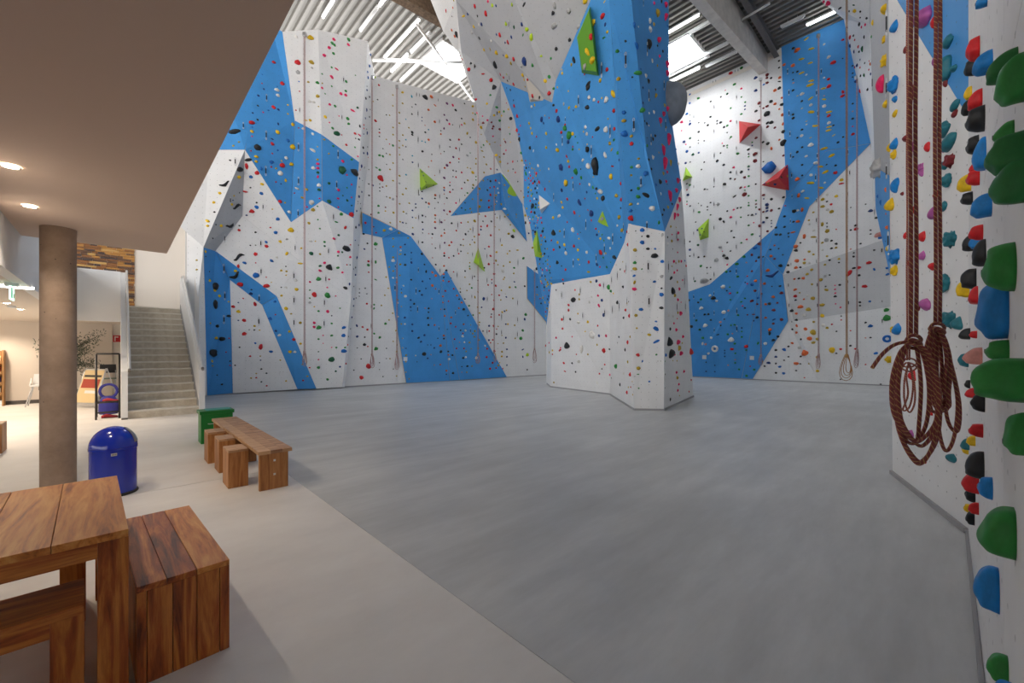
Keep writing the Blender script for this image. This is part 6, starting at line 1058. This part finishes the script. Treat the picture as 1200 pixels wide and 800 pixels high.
# holds of the near wall seen edge-on: colour, wall-side x, centre y, height, reach (px)
NEAR2 = "k 1124 12 26 18;z 1157 2 14 16;y 1127 38 14 12;r 1148 59 25 18;k 1144 80 19 16;z 1163 74 25 26;G 1192 80 34 40;g 1200 96 54 38;y 1130 95 26 23;y 1139 110 14 11;r 1151 118 22 19;k 1138 126 17 13;k 1154 141 29 25;y 1133 145 20 16;g 1188 156 24 28;k 1147 171 22 17;z 1155 181 37 18;G 1200 184 48 50;y 1132 165 11 10;r 1144 197 12 10;r 1148 209 18 18;y 1138 215 20 18;t 1131 220 14 14;G 1201 214 52 46;y 1122 233 11 12;k 1140 233 15 16;t 1132 245 15 19;z 1162 242 27 27;r 1152 273 18 19;k 1141 285 19 15;z 1150 284 16 17;y 1128 282 10 8;k 1155 297 31 18;g 1189 314 56 42;z 1180 363 69 40;t 1133 313 14 13;k 1144 327 23 20;y 1136 339 19 17;r 1146 346 21 13;y 1126 390 7 7;k 1137 391 13 15;r 1145 392 9 11;g 1182 411 26 31;g 1200 445 50 66;s 1151 417 20 25;t 1135 422 16 14;y 1131 447 15 11;k 1137 450 10 8;r 1144 460 12 15;k 1154 472 21 19;g 1200 508 50 28;r 1152 504 16 19;y 1143 516 12 12;t 1136 520 14 12;y 1135 527 10 9;k 1153 544 32 24;r 1147 564 25 22;z 1163 571 26 20;k 1143 580 16 14;r 1147 595 14 14;y 1136 595 10 8;k 1142 606 16 12;g 1189 621 58 47;z 1170 687 50 32;g 1181 781 32 28;z 1186 808 22 25"
AW = N1.dot(VA)
for tok in NEAR2.split(';'):
    c_, xr, yc, hp, wp = tok.split(); xr, yc, hp, wp = map(float, (xr, yc, hp, wp))
    d0 = ray(xr, yc); p = UP*EYE+d0*(AW/d0.dot(VA)); X, Y = p.dot(RGT), p.dot(FWD)
    m = (xr-wp-CX)/F; reach = (X-m*Y)/(.689+.7248*m); hh_ = hp*(Y+.36*reach)/F
    p = Vector((p.x, p.y, EYE+(HY-yc)/F*(Y+.3*reach)))
    HOLDS.append((hp+12, c_, hr.choice(('near_jug', 'near_round', 'near_wedge')), p, VA.copy(), hh_*.85, hh_, reach, hr.uniform(-.25, .25), RW, True))
def near_mesh(kind, var):
    key = (kind, var)
    if key in HM: return HM[key]
    rr = random.Random(var*7+len(kind)); bm = bmesh.new(); bmesh.ops.create_icosphere(bm, subdivisions=4, radius=1.0)
    bmesh.ops.bisect_plane(bm, geom=bm.verts[:]+bm.edges[:]+bm.faces[:], plane_co=(0, 0, -.05), plane_no=(0, 0, -1), clear_outer=True)
    ph = [rr.uniform(0, 6.28) for _ in range(6)]
    for v in bm.verts:
        x, y, z = v.co; z = max(z, 0)
        bump = 1+.05*math.sin(4*x+ph[0])*math.sin(4*y+ph[1])+.035*math.sin(7*z+5*y+ph[2])
        pf = lambda t: math.copysign(abs(t)**.72, t)
        x, y, z = pf(x), pf(y), z**.62
        if kind == 'near_jug':
            z2 = z*(.86+.16*y)*bump; dish = .40*math.exp(-((x*1.5)**2+((y-.55)*2.6)**2)); z2 -= dish*z
            y2 = y*(1-.08*z); x2 = x*(1+.08*math.sin(3*y+ph[3]))
        elif kind == 'near_round': x2, y2, z2 = x*bump, y*bump*(1+.1*x), z*bump*(1-.10*y)
        else:
            z2 = z*(.86-.20*y)*bump; x2 = x*(1-.16*y); y2 = y+.05*math.sin(3*x+ph[4])
        v.co = (x2, y2, z2)
    lo = [min(v.co[i] for v in bm.verts) for i in range(3)]; hi = [max(v.co[i] for v in bm.verts) for i in range(3)]
    for v in bm.verts: v.co = ((v.co.x-(lo[0]+hi[0])/2)/(hi[0]-lo[0]), (v.co.y-(lo[1]+hi[1])/2)/(hi[1]-lo[1]), v.co.z/hi[2])
    me = bpy.data.meshes.new('climbing_hold'); bm.to_mesh(me); bm.free(); me.materials.append(MATS['hold_k']); me.shade_smooth(); HM[key] = me
    return me
bolt_bm = bmesh.new(); lathe(bolt_bm, Vector((0, 0, 0)), [(0, -.03), (.5, -.03), (.5, .12), (.34, .14), (.30, .02), (0, .02)], 12)
bolt_me = bpy.data.meshes.new('bolt'); bolt_bm.to_mesh(bolt_me); bolt_bm.free(); bolt_me.materials.append(MATS['dark_steel'])
HOLDS.sort(key=lambda h: -h[0])
N_SINGLE = 300
stuff = bmesh.new(); stuff_mats = ['hold_'+c for c in HC]; cidx = {c: i for i, c in enumerate(HC)}
low = {}
def low_shape(kind, v):
    if (kind, v) not in low:
        b_ = hold_shape(kind, 1, v*5+3); b_.verts.ensure_lookup_table(); b_.verts.index_update()
        low[(kind, v)] = ([Vector(q_.co) for q_ in b_.verts], [[q_.index for q_ in f.verts] for f in b_.faces]); b_.free()
    return low[(kind, v)]
for i, (ps, c_, kind, p, n, w, h, dpt, roll, where, near) in enumerate(HOLDS):
    x, y, z = frame(n); M3 = Matrix((x, y, z)).transposed() @ Matrix.Rotation(roll, 3, 'Z')
    if i < N_SINGLE:
        if kind.startswith('near'): me = near_mesh(kind, hr.randrange(4)); sc3 = (w, h, dpt)
        else: me = hold_mesh(kind, hr.randrange(3), near); sc3 = (w, h, dpt*1.6) if kind != 'ring' else (w, w, w)
        o = bpy.data.objects.new('climbing_hold', me); scene.collection.objects.link(o)
        o.matrix_world = Matrix.Translation(p-n*.004) @ M3.to_4x4() @ Matrix.Diagonal((*sc3, 1)); ROOTS[o.name] = p.copy()
        o.material_slots[0].link = 'OBJECT'; o.material_slots[0].material = MATS['hold_'+c_]
        sz = 'large' if max(w, h) > .24 or (near and h > .13) else 'medium-sized' if max(w, h) > .15 or near and h > .07 else 'small'
        band = (('low on' if p.z < .9 else 'chest-high on' if p.z < 1.75 else 'overhead on') if where == RW else ('low on' if p.z < 2.4 else 'halfway up' if p.z < 7 else 'high on'))
        lab = '%s %s climbing hold %s %s' % (sz, HC[c_][0], band, where)
        if kind == 'ring': lab = '%s ring-shaped climbing hold %s %s' % (HC[c_][0], band, where)
        if kind == 'dragon': lab = 'long twisted %s climbing hold %s %s' % (HC[c_][0], band, where)
        tag(o, lab, 'climbing hold', lab.replace('climbing hold', 'holds'))
        if near and kind.startswith('near') and h > .05:
            bo = bpy.data.objects.new('bolt', bolt_me); scene.collection.objects.link(bo); bo.parent = o
            k = max(me.vertices, key=lambda v: v.co.z).co; r_ = .006
            bo.location = k*.965; bo.scale = (r_*2/w, r_*2/h, r_*2/dpt)
    else:
        kk_ = kind if kind in KINDS else 'round'
        vs, fs_ = low_shape(kk_, hr.randrange(3)); sc3 = Vector((w, h, dpt*1.6))
        nv = [stuff.verts.new(p-n*.004+M3 @ Vector((q_.x*sc3.x, q_.y*sc3.y, q_.z*sc3.z))) for q_ in vs]
        for f in fs_:
            fc = stuff.faces.new([nv[k] for k in f]); fc.material_index = cidx[c_]; fc.smooth = True
o = add('small_climbing_holds', stuff, stuff_mats)
tag(o, 'countless small coloured climbing holds scattered over all the climbing walls', 'climbing holds', kind='stuff')
# ---- white route plates low on the walls
for px, py in PLATES:
    ht = cast(px, py)
    if ht is None: continue
    p, n, where, dep = ht; x, y, z = frame(n); s_ = 4.6*dep/F
    pl = empty('route_plate', p, 'small square white plate low on '+where, 'plate', 'white plates on '+where)
    boxobj('plate', p-x*s_/2-y*s_/2, x*s_, y*s_, n*.02, 'white_paint', pl, .004)
    for sx in (-1, 1):
        q_ = p+x*s_*.34*sx+y*s_*.34+n*.021; boxobj('screw', q_-x*.008-y*.008, x*.016, y*.016, n*.004, 'dark_steel', pl)

# ================================================================== QUICKDRAWS
bm = bmesh.new(); obox(bm, Vector((-.06, -.02, -.76)), Vector((.12, 0, 0)), Vector((0, .04, 0)), Vector((0, 0, .56)), 0, .012)
sling_me = bpy.data.meshes.new('quickdraw'); bm.to_mesh(sling_me); bm.free(); sling_me.materials.append(MATS['rubber'])
bm = bmesh.new(); tube(bm, [Vector((.075*math.cos(t), 0, .14*math.sin(t))) for t in [k*math.pi/6 for k in range(13)]], .024, 5, caps=False)
cara_me = bpy.data.meshes.new('carabiner'); bm.to_mesh(cara_me); bm.free(); cara_me.materials.append(MATS['steel'])
QD = [(210,170,6.667,"440 95 158;390 395 450;655 450 500;635 735 790;345 685 750;672 160 235"),(320,30,6.667,"547 395 445;207 635 680;533 690 735"),
(320,140,6.667,"198 180 245;503 235 300;198 445 510;492 475 540;195 700 760;467 725 785"),(320,250,6.667,"172 235 290;430 260 315;160 450 515;410 475 535;160 640 705;398 660 720;765 350 400;765 540 580"),
(320,360,6.667,"160 80 145;396 90 150;763 115 165"),(225,280,6.667,"535 5 65;537 220 275;253 185 255;248 405 470;248 590 655;527 425 485;520 605 670"),(250,60,6.667,"413 335 390;410 620 690;233 555 605"),
(425,85,8,"514 350 410;515 590 660;715 430 475;716 665 715;500 180 225;527 190 225;703 235 270;728 245 275"),(425,180,8,"517 75 135;518 320 390;520 560 620;717 135 190;717 370 420;716 600 660"),
(500,95,8,"303 400 440;303 610 660;658 260 320"),(515,180,8,"183 410 455;167 630 700;308 670 740;562 560 625"),
(415,270,8,"157 265 320;155 480 540;598 80 125;597 340 385;575 530 590;590 700 760;380 500 560;157 680 735;790 540 590;383 310 350"),
(505,270,8,"80 115 175;245 155 200;80 345 395;240 380 440;385 195 240;520 205 260;383 410 460;521 430 490;523 610 660;645 60 110;378 590 630"),
(505,360,8,"70 170 215;225 20 65;365 190 235;521 195 245;657 200 255"),(500,0,6.667,"652 145 215;655 570 625;378 475 540"),
(640,100,6.667,"263 70 160;363 460 555;510 300 400;680 255 360;736 710 790;137 385 460;158 240 280"),(640,200,6.667,"68 165 230;150 445 515;320 370 450;465 560 650;530 480 565;220 680 745;400 640 705;617 400 480;782 390 460;220 75 145"),
(700,0,6.667,"215 410 530;375 330 435;508 630 705;388 700 790;45 480 595;345 0 50"),(700,100,6.667,"405 380 465;520 265 355"),
(720,210,5.714,"222 540 620;90 555 625;405 340 410;458 380 450;458 640 720;350 545 620"),(720,340,5.333,"212 30 100;90 35 90;380 70 130;433 65 130;40 60 125"),
(630,310,4.444,"130 135 172;228 110 150;140 258 292;240 243 278;350 85 122;355 225 262;397 210 250;393 55 95;423 30 75;432 185 220"),
(580,280,4.444,"32 380 420;115 310 345;114 475 510;115 400 430;117 100 140"),(790,60,6.667,"490 335 375;315 410 455;156 490 525;490 530 570;314 600 640;488 735 770;478 140 165;502 130 160;305 225 245;328 215 240"),
(790,170,6.667,"315 55 100;488 190 230;156 305 335;314 245 290;314 435 480;155 490 525;487 580 625;313 620 660;155 665 700"),
(790,270,6.667,"156 165 205;488 100 145;156 350 390;314 315 360;488 290 335;313 470 505;155 495 530;492 600 650;315 620 655;158 640 680;492 735 785;316 755 790"),
(890,40,6.667,"222 265 310;232 430 475;233 590 635;485 265 310;447 430 480;457 590 640;240 755 795"),
(880,150,6.667,"312 190 235;320 345 385;520 190 235;507 355 410;322 515 545;310 705 740;515 540 580;757 160 205;773 320 370;757 490 530;755 650 690;513 690 740"),
(890,250,6.667,"248 375 405;228 535 575;233 690 735;447 190 230;448 350 390;453 530 575;455 690 735;687 160 205;687 330 370;692 510 545;697 670 715"),
(900,350,6.667,"188 160 195;893 0 30;893 145 190"),(960,220,6.667,"490 460 510;465 140 200"),
(1000,0,4,"178 40 165;178 360 450;107 345 415;178 755 830;186 1080 1165")]
qd_seen = []
for ox, oy, sc, txt in QD:
    for tok in txt.split(';'):
        x, y0, y1 = map(float, tok.split()); px, pa, pb_ = ox+x/sc, oy+y0/sc, oy+y1/sc
        if any(abs(px-qx) < 2 and abs(pa-qy) < 6 for qx, qy in qd_seen): continue
        qd_seen.append((px, pa))
        ht = cast(px, pa+1)
        if ht is None: continue
        p, n, where, dep = ht; ln = max(.16, (pb_-pa)*dep/F); xx = UP.cross(n); xx = xx.normalized() if xx.length > .05 else VB.copy()
        M3 = Matrix((xx, UP.cross(xx), UP)).transposed().to_4x4()
        wd = ln if ln < .3 else .3
        o = bpy.data.objects.new('quickdraw', sling_me); scene.collection.objects.link(o)
        o.matrix_world = Matrix.Translation(p+n*.05) @ M3 @ Matrix.Diagonal((wd, wd, ln, 1)); ROOTS[o.name] = p.copy()
        tag(o, 'short dark quickdraw on '+where, 'quickdraw', 'quickdraws on '+where)
        for zz in (-.12, -.86):
            c2_ = bpy.data.objects.new('carabiner', cara_me); scene.collection.objects.link(c2_); c2_.parent = o; c2_.location = (0, 0, zz)

# ================================================================== ROPES
def far_rope(px, ytop, yb, yend, mat, label, spread=3.0, off=.14, behind_pillar=False):
    ha, hb = cast(px, max(ytop, 1)), cast(px, yb)
    dp = (hb[3] if behind_pillar else min(h[3] for h in (ha, hb) if h))-off
    top = P(px, ytop, dp); bot = P(px, yb, dp); top = Vector((bot.x, bot.y, min(top.z, ROOF-.2))); end = P(px, yend, dp)
    r_ = empty('climbing_rope', end, label, 'rope'); rad = .012
    for s_ in (-1, 1):
        bm = bmesh.new(); tube(bm, [top+RGT*.02*s_, bot+RGT*.02*s_], rad, 6); add('strand', bm, mat, r_)
    hgt = bot.z-end.z; wd = spread*dp/F
    for k in range(4):
        bm = bmesh.new(); w_ = wd*(.45+.25*k); t0 = rng.uniform(-.15, .15)*wd
        pts = [bot+RGT*(w_*math.sin(t)*(.25+.75*(1-math.cos(t))/2)+t0*(1-math.cos(t))/2)+FWD*(.03*k-.05)-UP*(hgt*(.7+.1*k)*(1-math.cos(t))/2) for t in [j*math.pi/8 for j in range(17)]]
        tube(bm, pts, rad*.85, 6); add('loop', bm, mat, r_)
    bm = bmesh.new(); lathe(bm, bot-UP*.05, [(0, -.06), (.04, -.06), (.055, 0), (.04, .06), (0, .06)], 10); add('knot', bm, mat, r_)
    bm = bmesh.new(); obox(bm, top-RGT*.07-FWD*.03-UP*.02, RGT*.14, FWD*.10, UP*.16, 0, .02); add('anchor', bm, 'steel', r_)
for a_ in ((356.8, 42, 411, 429, 'rope_far', 'pale red rope hanging down over the zigzag blue facets beside the stairs'),
           (436, 92, 414, 431, 'rope_far', 'pale red rope hanging at the left end of the white wall with lime volumes'),
           (465.2, 103, 414, 433, 'rope_far', 'pale red rope crossing the left slope of the low blue wedge panels'),
           (560.2, 124, 414, 426, 'rope_far', 'thin pale red rope ending in front of the low blue wedge panels', 3.0, .14, True),
           (579.2, 132, 412, 425, 'rope_far', 'thin pale red rope ending at the right slope of the low blue wedge', 3.0, .14, True),
           (626.5, 318, 408, 425, 'rope_far', 'thin pale red rope hanging beside the foot of the pillar', 3.0, .14, True),
           (891.7, 94, 415, 428, 'rope_far', 'pale red rope passing the red volumes and ending low on blue'),
           (959.3, 43, 414, 432, 'rope_far', 'pale red rope down the middle of the tall blue stripe'),
           (1004.3, 92, 409, 431, 'rope_far', 'dark red rope hanging near the end of the back wall')): far_rope(*a_)
# ochre rope, further out from the wall
far_rope(992.3, -60, 415, 446, 'rope_ochre', 'ochre rope in a large open coil in front of the grey band', spread=9.0, off=3.2)
def pixline(pts, Y, seg=6, closed=False):
    return catmull([P(x, y, Y+(dz[0] if dz else 0)) for x, y, *dz in pts], seg, closed)
def near_rope(label, Y, strands, loops, tails, knot, rad):
    r_ = empty('climbing_rope', P(knot[0], knot[1]+140, Y), label, 'rope')
    for x in strands:
        bm = bmesh.new(); b_ = P(x+rng.uniform(-.5, .5), knot[1]-2, Y); t_ = Vector((b_.x, b_.y, 9.0)); nseg = 40
        tube(bm, [b_+(t_-b_)*(i/nseg)+RGT*.002*math.sin(i*1.3) for i in range(nseg+1)], rad, 10); add('strand', bm, 'rope_maroon', r_)
    for lp in loops:
        bm = bmesh.new(); tube(bm, pixline(lp, Y, 8), rad, 10); add('loop', bm, 'rope_maroon', r_)
    for tl in tails:
        bm = bmesh.new(); tube(bm, pixline(tl, Y, 8), rad, 10); add('tail', bm, 'rope_maroon', r_)
    for s_ in range(2):
        kx, ky = knot; bm = bmesh.new()
        tube(bm, pixline([(kx-8, ky+2+5*s_, -.01), (kx-3, ky-4+5*s_, -.035), (kx+6, ky-3+6*s_, -.035), (kx+9, ky+2+5*s_, 0), (kx+2, ky+6+5*s_, .02), (kx-6, ky+5+4*s_, .01), (kx-8, ky+2+5*s_, -.01)], Y, 5), rad, 10); add('knot', bm, 'rope_maroon', r_)
rl = random.Random(9)
def coil(kx, ky, left, right, bottom, n, dj=.03):
    out = []
    for i in range(n):
        l_ = left+rl.uniform(0, 11); r2 = right-rl.uniform(0, 14); b_ = bottom-rl.uniform(0, 30); m_ = (l_+r2)/2; d_ = rl.uniform(-dj, dj)
        out.append([(kx-1, ky+2, d_), (kx-(kx-l_)*.62, ky+(b_-ky)*.13, d_), (l_, ky+(b_-ky)*.42, d_), (l_+3, ky+(b_-ky)*.75, d_-.01), (m_-4, b_-3, d_), (m_+8, b_-1, d_+.01), (r2-2, ky+(b_-ky)*.80, d_+.01), (r2, ky+(b_-ky)*.45, d_), (kx+(r2-kx)*.6, ky+(b_-ky)*.14, d_), (kx+1, ky+2, d_)])
    return out
near_rope('dark red rope tied in a big open coil with a loose end sticking out', 1.36, (1067.3, 1073.6), coil(1070, 398, 1045, 1106, 543, 4)+coil(1070, 398, 1046, 1090, 530, 2), [[(1072, 404, -.03), (1060, 401, -.03), (1046, 405, -.02), (1033, 416, -.02), (1022, 431, -.02)]], (1070, 397), .0055)
near_rope('dark red rope tied in a tight bundled coil behind the open coil', 1.52, (1095.8, 1101.2), coil(1097, 384, 1084, 1115, 489, 6, .02)+[[(1099, 386, 0), (1112, 420, .01), (1122, 468, .01), (1118, 512, 0), (1108, 528, 0), (1100, 500, 0), (1098, 440, .01), (1097, 388, 0)], [(1097, 386, .02), (1104, 430, .02), (1110, 490, .02), (1122, 505, .02), (1124, 470, .02), (1110, 410, .02), (1098, 386, .02)]], [], (1097.5, 383), .0055)
near_rope('thin dark red rope with a small slack coil close to the near white wall', 3.3, (1063.2, 1065.6), [[(1065, 424, 0), (1060, 445, 0), (1060, 470, 0), (1066, 483, 0), (1072, 470, 0), (1071, 445, 0), (1065, 424, 0)], [(1065, 424, .03), (1062, 440, .03), (1064, 462, .03), (1058, 480, .03), (1066, 476, .03), (1070, 450, .03), (1065, 424, .03)]], [], (1065, 424), .006)
